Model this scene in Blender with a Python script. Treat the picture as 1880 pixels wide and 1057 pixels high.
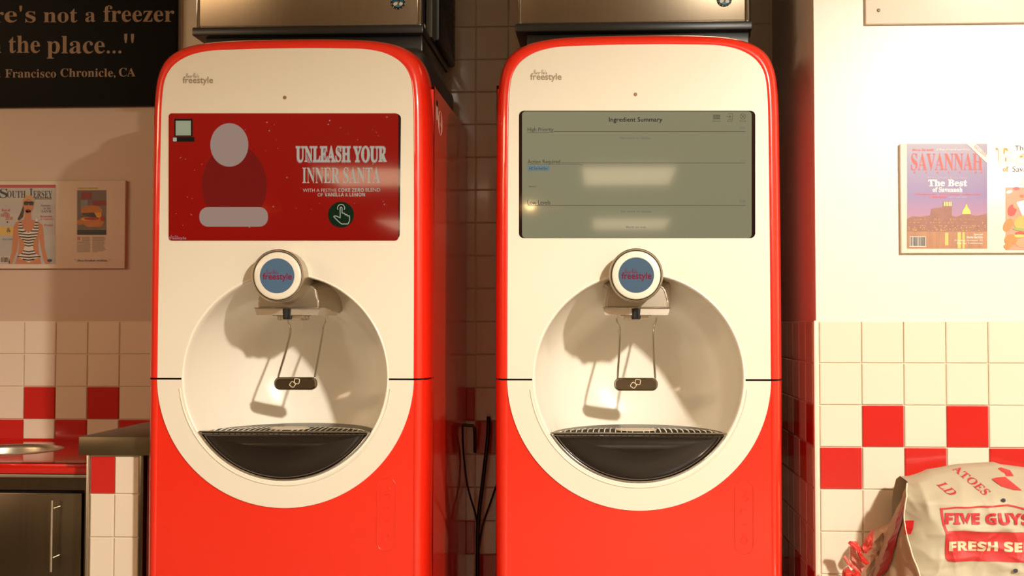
import bpy, bmesh, math, random
from mathutils import Vector, noise
random.seed(4)
for o in list(bpy.data.objects): bpy.data.objects.remove(o)
SC = bpy.context.scene
COL = SC.collection
R = math.radians
# ------------------------------------------------------------------ camera
F, CX, CY, W, H = 2200.0, 1007.0, 515.0, 1880.0, 1057.0
YAW, PITCH = math.atan(105/F), math.atan(77/F)
CAM = Vector((0, -2.88, 1.15))
cd = bpy.data.cameras.new('camera'); cam = bpy.data.objects.new('camera', cd); COL.objects.link(cam)
cam.location = CAM; cam.rotation_euler = (R(90)+PITCH, 0, YAW)
cd.sensor_width = 36; cd.lens = F/W*36
cd.shift_x = (W/2-CX)/W; cd.shift_y = (CY-H/2)/W
cd.clip_start = 0.05; cd.clip_end = 60
SC.camera = cam
FW = Vector((-math.sin(YAW)*math.cos(PITCH), math.cos(YAW)*math.cos(PITCH), math.sin(PITCH)))
RT = Vector((math.cos(YAW), math.sin(YAW), 0)); UP = RT.cross(FW)
def at(px, py, Y):
    "world point seen at photograph pixel (px,py) on the wall-parallel plane y=Y"
    d = FW + RT*((px-CX)/F) - UP*((py-CY)/F)
    return CAM + d*((Y-CAM.y)/d.y)
# ------------------------------------------------------------------ world, lights, exposure
wd = bpy.data.worlds.new('world'); SC.world = wd; wd.use_nodes = True
wd.node_tree.nodes['Background'].inputs[0].default_value = (1.0, .72, .45, 1)
wd.node_tree.nodes['Background'].inputs[1].default_value = .05
SC.view_settings.view_transform = 'Standard'; SC.view_settings.look = 'None'
SC.view_settings.gamma = 1; SC.view_settings.use_curve_mapping = False
SC.view_settings.exposure = 0.85
KEY_POS = Vector((1.77, -3.6, 2.66))
def area(name, loc, target, size, power, color, size_y=None, spread=None):
    l = bpy.data.lights.new(name, 'AREA'); l.energy = power; l.color = color
    l.size = size
    if size_y: l.shape = 'RECTANGLE'; l.size_y = size_y
    else: l.shape = 'DISK'
    if spread: l.spread = R(spread)
    o = bpy.data.objects.new(name, l); COL.objects.link(o); o.location = loc
    o.rotation_euler = (Vector(target)-Vector(loc)).to_track_quat('-Z', 'Y').to_euler()
    return o
kl = bpy.data.lights.new('key_lamp_light', 'POINT'); kl.energy = 450; kl.color = (1.0, .92, .80); kl.shadow_soft_size = .09
ko = bpy.data.objects.new('key_lamp_light', kl); COL.objects.link(ko); ko.location = KEY_POS
area('added_front_fill', (2.5, -4.4, 2.74), (.3, 0, .9), 2.8, 9, (1.0, .74, .48), .7)  # added fill without a fixture, softens the bowl shadows
area('added_front_fill', (-4.6, -4.4, 2.74), (-.8, 0, .9), 2.2, 38, (1.0, .70, .44), .7)  # added fill without a fixture, kept off the gap between the machines
area('added_side_fill', (-5.6, -3.4, 2.72), (-1.2, .2, 1.0), 1.4, 36, (1.0, .70, .42))  # added fill from far left, brightens the left wall and pier side

# ------------------------------------------------------------------ materials
def lin(c):
    c = c/255
    return c/12.92 if c <= .04045 else ((c+.055)/1.055)**2.4
def rgb(r, g, b): return (lin(r), lin(g), lin(b), 1)
MATS = {}
def mat(name, col, rough=.5, metal=0, coat=0, em=None, es=0, spec=.5, var=0, vscale=8, bump=0, bscale=60, stretch=None, trans=0, crough=.05):
    if name in MATS: return MATS[name]
    m = bpy.data.materials.new(name); m.use_nodes = True; MATS[name] = m
    nt = m.node_tree; b = nt.nodes['Principled BSDF']
    c = col if len(col) == 4 else rgb(*col)
    b.inputs['Base Color'].default_value = c
    b.inputs['Roughness'].default_value = rough; b.inputs['Metallic'].default_value = metal
    b.inputs['Coat Weight'].default_value = coat; b.inputs['Coat Roughness'].default_value = crough
    b.inputs['Specular IOR Level'].default_value = spec
    b.inputs['Transmission Weight'].default_value = trans
    if em and 'glow' not in name and len(em) == 3:
        es = .46 if not name.startswith('display') else es; b.inputs['Base Color'].default_value = tuple(x*.15 for x in c[:3])+(1,); c = tuple(x*.15 for x in c[:3]); b.inputs['Specular IOR Level'].default_value = .08 if not name.startswith('display') else spec
    if em:
        b.inputs['Emission Color'].default_value = em if len(em) == 4 else rgb(*em)
        b.inputs['Emission Strength'].default_value = es
    if var or bump:
        tc = nt.nodes.new('ShaderNodeTexCoord'); mp = nt.nodes.new('ShaderNodeMapping')
        nt.links.new(tc.outputs['Object'], mp.inputs[0])
        if stretch: mp.inputs['Scale'].default_value = stretch
        if var:
            n = nt.nodes.new('ShaderNodeTexNoise'); n.inputs['Scale'].default_value = vscale; n.inputs['Detail'].default_value = 5
            nt.links.new(mp.outputs[0], n.inputs['Vector'])
            mx = nt.nodes.new('ShaderNodeMix'); mx.data_type = 'RGBA'
            mx.inputs[6].default_value = tuple(x*(1-var) for x in c[:3])+(1,)
            mx.inputs[7].default_value = tuple(min(1, x*(1+var*.6)) for x in c[:3])+(1,)
            nt.links.new(n.outputs[0], mx.inputs[0]); nt.links.new(mx.outputs[2], b.inputs['Base Color'])
        if bump:
            n2 = nt.nodes.new('ShaderNodeTexNoise'); n2.inputs['Scale'].default_value = bscale; n2.inputs['Detail'].default_value = 3
            nt.links.new(mp.outputs[0], n2.inputs['Vector'])
            bp = nt.nodes.new('ShaderNodeBump'); bp.inputs['Strength'].default_value = bump; bp.inputs['Distance'].default_value = .002
            nt.links.new(n2.outputs[0], bp.inputs['Height']); nt.links.new(bp.outputs[0], b.inputs['Normal'])
    return m
RED = mat('red_gloss', (234, 42, 20), .28, coat=.9, crough=.04)
CREAM = mat('cream_panel', (234, 228, 210), .32, coat=.35, crough=.08)
BOWL = mat('cream_bowl', (250, 242, 226), .30, coat=.5, crough=.06)
DARKP = mat('black_plastic', (22, 20, 18), .42)
DOMEM = mat('smoked_gloss', (26, 20, 16), .22, coat=.5, crough=.1)
TRAYM = mat('tray_steel', (92, 92, 84), .38, metal=.9)
CHROME = mat('chrome', (215, 212, 205), .10, metal=1)
STEEL = mat('brushed_steel', (196, 186, 168), .36, metal=1, var=.10, vscale=30, stretch=(1, 1, 12))
STEELV = mat('ice_steel', (165, 150, 128), .27, metal=1, var=.12, vscale=14, stretch=(9, 1, .15))
STEELD = mat('dark_steel', (112, 100, 84), .28, metal=1, var=.15, vscale=14, stretch=(7, 7, .2))
GAPM = mat('shadow_gap', (8, 7, 7), .8)
WALLP = mat('wall_paint', (200, 178, 156), .45, var=.02, vscale=3)
GLOSSP = mat('gloss_paint', (232, 224, 210), .34, spec=.35)
GROUT = mat('grout', (240, 228, 204), .8, var=.06, vscale=30)
TILEC = mat('tile_cream', (234, 220, 199), .12, coat=.4, var=.02, vscale=2)
TILER = mat('tile_red', (200, 40, 34), .14, coat=.4, var=.03, vscale=3)
FLOORM = mat('floor_tile', (150, 138, 120), .4, var=.1, vscale=6)
CEILM = mat('ceiling_tile', (205, 190, 168), .8)
ROOMM = mat('room_wall', (186, 160, 132), .7)
# ------------------------------------------------------------------ mesh helpers
def off(p):
    v = Vector((0, 0, 0))
    while p is not None: v += p.location; p = p.parent
    return v
def mesh_obj(name, verts, faces, m, parent=None, smooth=False, world=True):
    o_ = off(parent) if world else Vector((0, 0, 0))
    me = bpy.data.meshes.new(name); me.from_pydata([tuple(Vector(v)-o_) for v in verts], [], faces); me.validate(); me.update()
    bm = bmesh.new(); bm.from_mesh(me); bmesh.ops.recalc_face_normals(bm, faces=bm.faces); bm.to_mesh(me); bm.free()
    if smooth:
        for p in me.polygons: p.use_smooth = True
    if m: me.materials.append(m)
    o = bpy.data.objects.new(name, me); COL.objects.link(o); o.parent = parent
    return o
def tag(o, label, cat, group=None):
    o['label'] = label; o['category'] = cat
    if group: o['group'] = group
    return o
def thing(name, label, cat, loc=(0, 0, 0), group=None):
    o = bpy.data.objects.new(name, None); COL.objects.link(o); o.location = loc; o.empty_display_size = .05
    return tag(o, label, cat, group)
def struct(o): o['kind'] = 'structure'; return o
def autosmooth(o, ang=35):
    for p in o.data.polygons: p.use_smooth = True
    o.data.set_sharp_from_angle(angle=R(ang))
    return o
def box(name, x0, x1, y0, y1, z0, z1, m, parent=None, bevel=0, seg=2):
    vs = [(x, y, z) for x in (x0, x1) for y in (y0, y1) for z in (z0, z1)]
    fs = [(0, 1, 3, 2), (4, 6, 7, 5), (0, 4, 5, 1), (2, 3, 7, 6), (0, 2, 6, 4), (1, 5, 7, 3)]
    o = mesh_obj(name, vs, fs, m, parent)
    if bevel:
        bm = bmesh.new(); bm.from_mesh(o.data)
        bmesh.ops.bevel(bm, geom=list(bm.edges), offset=bevel, segments=seg, affect='EDGES', profile=.5)
        bm.to_mesh(o.data); bm.free(); autosmooth(o)
    return o
def bpx(name, px0, py0, px1, py1, Y0, Y1, m, parent=None, bevel=0):
    "box whose front face (y=Y0) spans the given pixels"
    a, b = at(px0, py1, Y0), at(px1, py0, Y0)
    return box(name, a.x, b.x, Y0, Y1, a.z, b.z, m, parent, bevel)
def prism(name, pts, y0, y1, m, parent=None, smooth=False):
    "pts: (x,z) outline; extruded y0..y1"
    n = len(pts)
    vs = [(x, y0, z) for x, z in pts]+[(x, y1, z) for x, z in pts]
    fs = [tuple(range(n)), tuple(range(2*n-1, n-1, -1))]+[(i, (i+1) % n, n+(i+1) % n, n+i) for i in range(n)]
    o = mesh_obj(name, vs, fs, m, parent)
    if smooth: autosmooth(o, 30)
    return o
def ppx(name, pts, Y, m, parent=None, th=.0004):
    q = [at(x, y, Y) for x, y in pts]
    return prism(name, [(p.x, p.z) for p in q], Y, Y+th, m, parent)
def multi(name, polys, Y, m, parent=None):
    "several flat printed shapes in one part, pixel outlines"
    vs, fs = [], []
    for pts in polys:
        k = len(vs); vs += [tuple(at(x, y, Y)) for x, y in pts]; fs.append(tuple(range(k, k+len(pts))))
    return mesh_obj(name, vs, fs, m, parent)
def rect(x0, y0, x1, y1): return [(x0, y0), (x1, y0), (x1, y1), (x0, y1)]
def rrect(x0, y0, x1, y1, r, n=6):
    out = []
    for cx, cy, a0 in ((x1-r, y0+r, -90), (x1-r, y1-r, 0), (x0+r, y1-r, 90), (x0+r, y0+r, 180)):
        for i in range(n+1):
            a = R(a0+90*i/n); out.append((cx+r*math.cos(a), cy+r*math.sin(a)))
    return out
def ell(cx, cy, rx, ry, n=36, rot=0):
    out = []
    for i in range(n):
        a = 2*math.pi*i/n; x, y = rx*math.cos(a), ry*math.sin(a)
        out.append((cx+x*math.cos(rot)-y*math.sin(rot), cy+x*math.sin(rot)+y*math.cos(rot)))
    return out
def stroke(pts, w):
    "a pixel polyline turned into quads"
    out = []
    for (x0, y0), (x1, y1) in zip(pts, pts[1:]):
        d = math.hypot(x1-x0, y1-y0) or 1; nx, ny = -(y1-y0)/d*w/2, (x1-x0)/d*w/2
        out.append([(x0+nx, y0+ny), (x1+nx, y1+ny), (x1-nx, y1-ny), (x0-nx, y0-ny)])
    return out
def tube_data(path, r, n=10, closed=False):
    P = [Vector(p) for p in path]; vs, fs = [], []
    L = len(P); prev = None
    for i in range(L):
        if closed: t = (P[(i+1) % L]-P[i-1]).normalized()
        else: t = (P[min(i+1, L-1)]-P[max(i-1, 0)]).normalized()
        if prev is None:
            u = t.cross(Vector((0, 0, 1)));
            if u.length < .1: u = t.cross(Vector((0, 1, 0)))
        else: u = prev-t*prev.dot(t)
        u.normalize(); prev = u; v = t.cross(u)
        rr = r[i] if isinstance(r, (list, tuple)) else r
        for k in range(n):
            a = 2*math.pi*k/n; vs.append(P[i]+u*(rr*math.cos(a))+v*(rr*math.sin(a)))
    for i in range(L if closed else L-1):
        j = (i+1) % L
        for k in range(n):
            fs.append((i*n+k, i*n+(k+1) % n, j*n+(k+1) % n, j*n+k))
    if not closed:
        fs.append(tuple(range(n-1, -1, -1))); fs.append(tuple((L-1)*n+k for k in range(n)))
    return vs, fs
def tube(name, path, r, m, parent=None, n=10, closed=False):
    vs, fs = tube_data(path, r, n, closed); return autosmooth(mesh_obj(name, vs, fs, m, parent), 50)
def join_data(lst):
    V, Fs = [], []
    for vs, fs in lst:
        k = len(V); V += list(vs); Fs += [tuple(i+k for i in f) for f in fs]
    return V, Fs
def catmull(pts, n=6):
    P = [Vector(p) for p in pts]; out = []
    for i in range(len(P)-1):
        a, b, c, d = P[max(i-1, 0)], P[i], P[i+1], P[min(i+2, len(P)-1)]
        for k in range(n):
            t = k/n
            out.append(.5*((2*b)+(c-a)*t+(2*a-5*b+4*c-d)*t*t+(3*b-a-3*c+d)*t**3))
    out.append(P[-1]); return out
def lathe_y(name, c, prof, m, parent=None, n=64, ang=35, caps=True):
    "surface of revolution about the y axis through c; prof: (r, y)"
    vs, fs = [], []
    for r_, y in prof:
        for k in range(n):
            a = 2*math.pi*k/n; vs.append((c[0]+r_*math.cos(a), y, c[1]+r_*math.sin(a)))
    for i in range(len(prof)-1):
        for k in range(n): fs.append((i*n+k, i*n+(k+1) % n, (i+1)*n+(k+1) % n, (i+1)*n+k))
    if caps and prof[0][0] > 1e-4: fs.append(tuple(range(n)))
    if caps and prof[-1][0] > 1e-4: fs.append(tuple((len(prof)-1)*n+k for k in range(n-1, -1, -1)))
    return autosmooth(mesh_obj(name, vs, fs, m, parent), ang)
# lettering -------------------------------------------------------------
def glyphs(s, style):
    if style == 'sans': return s
    A, a, z = {'serif': (0x1D400, 0x1D41A, 0x1D7CE), 'script': (0x1D4D0, 0x1D4EA, 0x1D7CE), 'bold': (0x1D5D4, 0x1D5EE, 0x1D7EC), 'ital': (0x1D468, 0x1D482, 0x1D7CE), 'boldital': (0x1D63C, 0x1D656, 0x1D7EC)}[style]
    return ''.join(chr(A+ord(c)-65) if 'A' <= c <= 'Z' else chr(a+ord(c)-97) if 'a' <= c <= 'z' else chr(z+ord(c)-48) if '0' <= c <= '9' else c for c in s)
TC = {}
def text_data(s, style='sans', res=4, weight=0):
    key = (s, style, res, weight)
    if key in TC: return TC[key]
    c = bpy.data.curves.new('t', 'FONT'); c.body = glyphs(s, style); c.resolution_u = res; c.offset = weight
    o = bpy.data.objects.new('t', c); COL.objects.link(o)
    bpy.context.view_layer.update()
    me = bpy.data.meshes.new_from_object(o.evaluated_get(bpy.context.evaluated_depsgraph_get()))
    vs = [(v.co.x, v.co.y) for v in me.vertices]; fs = [tuple(p.vertices) for p in me.polygons]
    bpy.data.objects.remove(o); bpy.data.curves.remove(c); bpy.data.meshes.remove(me)
    x0, x1 = min(v[0] for v in vs), max(v[0] for v in vs); y0, y1 = min(v[1] for v in vs), max(v[1] for v in vs)
    TC[key] = ([((x-x0)/(x1-x0), (y-y0)/(y1-y0)) for x, y in vs], fs)
    return TC[key]
def text(name, s, bx, Y, m, parent=None, style='sans', fn=None, shear=0, res=4, weight=0):
    "fit the lettering's bounding box to the pixel box bx=(x0,ytop,x1,ybottom) on plane y=Y"
    uv, fs = text_data(s, style, res, weight); x0, y0, x1, y1 = bx; vs = []
    for u, v in uv:
        vs.append(at(x0+(x1-x0)*u+shear*v, y1+(y0-y1)*v, Y))
    if fn: vs, fs = fine(vs, fs); vs = [fn(p) for p in vs]
    return mesh_obj(name, vs, fs, m, parent)
def fine(vs, fs, ln=.004):
    "subdivide long edges so that a print can follow a wrinkled surface"
    bm = bmesh.new(); B = [bm.verts.new(v) for v in vs]
    for f in fs:
        try: bm.faces.new([B[i] for i in f])
        except ValueError: pass
    bmesh.ops.triangulate(bm, faces=bm.faces)
    for _ in range(4):
        ed = [e for e in bm.edges if e.calc_length() > ln]
        if not ed: break
        bmesh.ops.subdivide_edges(bm, edges=ed, cuts=1); bmesh.ops.triangulate(bm, faces=bm.faces)
    bm.verts.index_update(); out = [v.co.copy() for v in bm.verts], [tuple(v.index for v in f.verts) for f in bm.faces]
    bm.free(); return out
def texts(name, items, Y, m, parent=None, style='sans', weight=0):
    for st, bx in items: o = text(name, st, bx, Y, m, parent, style, res=3, weight=weight)
    return o
def logo(bx, Y, m, parent, name='lettering'):
    "two-line drink logo: script line over the wordmark"
    x0, y0, x1, y1 = bx; w, h = x1-x0, y1-y0
    L = []
    for s, st, b, wt in (('Coca-Cola', 'script', (x0+.11*w, y0, x0+.54*w, y0+.40*h), 0), ('freestyle', 'sans', (x0, y0+.29*h, x1, y1), .018)):
        uv, fs = text_data(s, st, 3, wt)
        L.append(([at(b[0]+(b[2]-b[0])*u, b[3]+(b[1]-b[3])*v, Y) for u, v in uv], fs))
    V, Fs = join_data(L); return mesh_obj(name, V, Fs, m, parent)
def copy_tree(o, parent=None):
    c = o.copy(); COL.objects.link(c); c.parent = parent
    for ch in list(o.children): copy_tree(ch, c)
    return c
# ------------------------------------------------------------------ room shell
P = .1016                      # tile pitch
YB, YP, YS = .80, .07, .12     # back wall, white pier front, half wall front
ZT = at(120, 590, YB).z        # top of the tiled dado
XC = at(1499, 700, YP).x       # pier corner
XL = at(330, 500, YB).x        # where painted wall gives way to tiled alcove (behind the first machine)
struct(box('floor', -7, 5, -20, 2.0, -.1, 0, FLOORM))
struct(box('ceiling', -7, 5, -20, 2.0, 2.78, 2.88, CEILM))
wl = struct(box('wall_back_left', -7, XL, YB, YB+.2, 0, 2.78, WALLP))
wb = struct(box('wall_back', XL, XC+.02, YB+.004, YB+.2, 0, 2.78, GROUT))
wr = struct(box('wall_right', XC, 5, YP, YB+.2, 0, 2.78, GLOSSP))
struct(box('wall_left', -7.2, -7, -20, 2, 0, 2.78, ROOMM))
struct(box('wall_far_right', 5, 5.2, -20, 2, 0, 2.78, ROOMM))
struct(box('wall_front', -7, 5, -20.2, -20, 0, 2.78, ROOMM))
# tiles: shared meshes
def tile_mesh(name, w, h, m, axis='y'):
    t, b, e = .0055, .0018, .0
    w2, h2 = w/2-.0013, h/2-.0013
    vs = [(-w2, 0, -h2), (w2, 0, -h2), (w2, 0, h2), (-w2, 0, h2)]
    vs += [(-w2, -t+b, -h2), (w2, -t+b, -h2), (w2, -t+b, h2), (-w2, -t+b, h2)]
    vs += [(-w2+b, -t, -h2+b), (w2-b, -t, -h2+b), (w2-b, -t, h2-b), (-w2+b, -t, h2-b)]
    fs = []
    for k in (0, 4):
        for i in range(4): fs.append((k+i, k+(i+1) % 4, k+4+(i+1) % 4, k+4+i))
    fs.append((8, 9, 10, 11))
    if axis == 'x': vs = [(y, -x, z) for x, y, z in vs]
    me = bpy.data.meshes.new(name); me.from_pydata(vs, [], fs); me.update()
    bm = bmesh.new(); bm.from_mesh(me); bmesh.ops.recalc_face_normals(bm, faces=bm.faces); bm.to_mesh(me); bm.free()
    # outward: make sure the front face looks to -y / -x
    nrm = me.polygons[-1].normal
    if (nrm.y if axis == 'y' else nrm.x) > 0: me.flip_normals()
    me.materials.append(m); return me
TM = {}
def tile(parent, x, y, z, w, h, red, axis='y'):
    key = (round(w, 4), round(h, 4), red, axis)
    if key not in TM: TM[key] = tile_mesh('tile', w, h, TILER if red else TILEC, axis)
    o = bpy.data.objects.new('tile', TM[key]); COL.objects.link(o); o.parent = parent
    j = .0003
    o.location = Vector((x, y, z))-off(parent)
    o.rotation_euler = (random.uniform(-1, 1)*.0012, 0, random.uniform(-1, 1)*.0012)
    return o
def band(row):  # which row of the checker bands: two cream rows then two red/cream rows
    return row % 4
# dado under the painted wall: grout bed then tiles
struct(box('trim_1', -3.2, XL, YB-.001, YB, 0, ZT, GROUT, None)); trim_bed = bpy.data.objects['trim_1']
xe0 = at(45, 700, YB).x
def dado_red(n, row):
    b = band(row)
    return (b == 2 and n % 2 == 1) or (b == 3 and n % 2 == 0)
cells = []
for n in range(-2, 7):
    x0 = xe0+(n-1)*P; x1 = min(x0+P, XL)
    if x1-x0 < .02: continue
    for row in range(0, 4):
        tile(trim_bed, (x0+x1)/2, YB-.001, ZT-(row+.5)*P, x1-x0, P, dado_red(n, row))
def tile_field(parent, cells, axis='y'):
    L = []
    mi = []
    for (x, y, z, w, h, red) in cells:
        me = tile_mesh('tmp', w, h, None if False else TILEC, axis)
        L.append(([Vector((x, y, z))+v.co for v in me.vertices], [tuple(p.vertices) for p in me.polygons]))
        mi += [1 if red else 0]*len(me.polygons); bpy.data.meshes.remove(me)
    V, Fs = join_data(L); o = mesh_obj('tile_field', V, Fs, TILEC, parent); o.data.materials.append(TILER)
    for p, k in zip(o.data.polygons, mi): p.material_index = k
    o['kind'] = 'stuff'; return o
# alcove: tiled from floor to ceiling
xg = at(873, 500, YB).x
far = []
rows_up = int((2.78-ZT)/P)
for c in range(-6, 12):
    x0, x1 = max(xg+c*P, XL+.002), min(xg+(c+1)*P, XC-.004)
    if x1-x0 < .01: continue
    for row in range(-rows_up, 11):
        z = ZT-(row+.5)*P
        if row < 0: red = False
        else:
            b = band(row); red = (b == 2 and c % 2 == 1) or (b == 3 and c % 2 == 0)
        seen = (-2 <= c <= 0 and -10 <= row <= 8) or (c >= 8 and -10 <= row <= -5)
        if seen: tile(wb, (x0+x1)/2, YB+.004, z, x1-x0, P, red)
        else: far.append(((x0+x1)/2, YB+.004, z, x1-x0, P, red))
tile_field(wb, far)
# white pier: front and side tiles on grout beds, corner trim
bed = struct(box('trim_2', XC+.0005, 2.6, YP-.002, YP, 0, ZT, GROUT))
bed2 = struct(box('trim_3', XC-.002, XC, YP+.001, YB, 0, ZT, GROUT))
cols = [at(x, 700, YP).x for x in (1503.5, 1581, 1658, 1735.5, 1813)]
cols += [cols[-1]+P*(i+1) for i in range(8)]
ft = []
for i in range(len(cols)-1):
    for row in range(0, 11):
        b = band(row); red = (b == 2 and i % 2 == 1) or (b == 3 and i % 2 == 0)
        a = ((cols[i]+cols[i+1])/2, YP-.002, ZT-(row+.5)*P, cols[i+1]-cols[i], P, red)
        if i < 5 and row < 7: tile(bed, *a)
        else: ft.append(a)
tile_field(bed, ft)
st = []
for i in range(7):
    y0 = YP+.012+i*P; y1 = min(y0+P, YB-.002)
    if y1-y0 < .02: continue
    for row in range(0, 11):
        b = band(row); red = (b == 2 and i % 2 == 0) or (b == 3 and i % 2 == 1)
        a = (XC-.002, (y0+y1)/2, ZT-(row+.5)*P, y1-y0, P, red)
        if row < 7: tile(bed2, *a, axis='x')
        else: st.append(a)
tile_field(bed2, st, 'x')
struct(box('trim_4', XC-.0075, XC+.0035, YP-.0085, YP+.011, 0, ZT+.002, TILEC, None, .004))
# ------------------------------------------------------------------ lights of the room (fixtures)
LAMPM = mat('lamp_glow', (255, 230, 190), .5, em=(1.0, .74, .44, 1), es=9.0)
PANELM = mat('panel_glow', (255, 235, 205), .5, em=(1.0, .76, .47, 1), es=3.2)
for (x0, x1, y0, y1, txt) in ((-.24, .73, -11.0, -9.5, 'middle of the nearer row'), (-3.1, -2.15, -11.0, -9.5, 'window end of the nearer row'), (2.3, 3.2, -11.0, -9.5, 'pier end of the nearer row'),
                         (-.2, 1.0, -17.6, -15.7, 'middle of the farther row'), (-3.6, -2.4, -17.6, -15.7, 'window end of the farther row')):
    t = thing('ceiling_light', 'flat rectangular ceiling light mirrored in the screens, '+txt, 'ceiling light', ((x0+x1)/2, (y0+y1)/2, 2.78), 'ceiling panels mirrored in the screens')
    box('frame', x0-.03, x1+.03, y0-.03, y1+.03, 2.755, 2.779, STEEL, t)
    box('diffuser', x0, x1, y0, y1, 2.745, 2.754, PANELM, t)
for (x, txt) in ((-2.79, 'mirrored over the red advert'), (-.58, 'mirrored at the edge of the grey-green screen')):
    t = thing('pendant_lamp', 'round shaded pendant lamp '+txt, 'pendant lamp', (x, -6.3, 2.05), 'pendant lamps mirrored in the screens')
    n = 32; vs = []; fs = []
    prof = [(.27, -.02), (.25, .03), (.16, .09), (.05, .13), (.02, .16)]
    for r_, z in prof:
        for k in range(n): a = 2*math.pi*k/n; vs.append((x+r_*math.cos(a), -6.3+r_*math.sin(a), 2.05+z))
    for i in range(len(prof)-1):
        for k in range(n): fs.append((i*n+k, i*n+(k+1) % n, (i+1)*n+(k+1) % n, (i+1)*n+k))
    mesh_obj('lamp_shade', vs, fs, mat('shade', (190, 110, 60), .4), t, True)
    box('cord', x-.004, x+.004, -6.304, -6.296, 2.2, 2.78, DARKP, t)
    bm = bmesh.new(); bmesh.ops.create_uvsphere(bm, u_segments=16, v_segments=10, radius=.045)
    me = bpy.data.meshes.new('bulb'); bm.to_mesh(me); bm.free(); me.materials.append(mat('bulb_glow', (255, 210, 140), .5, em=(1, .62, .25, 1), es=30))
    ob = bpy.data.objects.new('bulb', me); COL.objects.link(ob); ob.parent = t; ob.location = (0, 0, .01)
t = thing('wide_shade_lamp', 'wide shaded ceiling lamp that lights the drink machines', 'ceiling lamp', (KEY_POS.x, KEY_POS.y, 2.78))
vs, fs = [], []; TL = R(12)  # unseen shade, its rim and tilt shaped to cut light at upper left
for r_, z in ((.60, -.063), (.595, -.03), (.50, .05), (.22, .10), (.0001, .11)):
    for k in range(48):
        a = 2*math.pi*k/48; x, y = r_*math.cos(a), r_*math.sin(a)
        vs.append((KEY_POS.x+x*math.cos(TL)-z*math.sin(TL), KEY_POS.y+y, KEY_POS.z+x*math.sin(TL)+z*math.cos(TL)))
for i in range(4):
    for k in range(48): fs.append((i*48+k, i*48+(k+1) % 48, (i+1)*48+(k+1) % 48, (i+1)*48+k))
mesh_obj('lamp_shade', vs, fs, mat('shade_dark', (46, 40, 34), .5), t, True)
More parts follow.
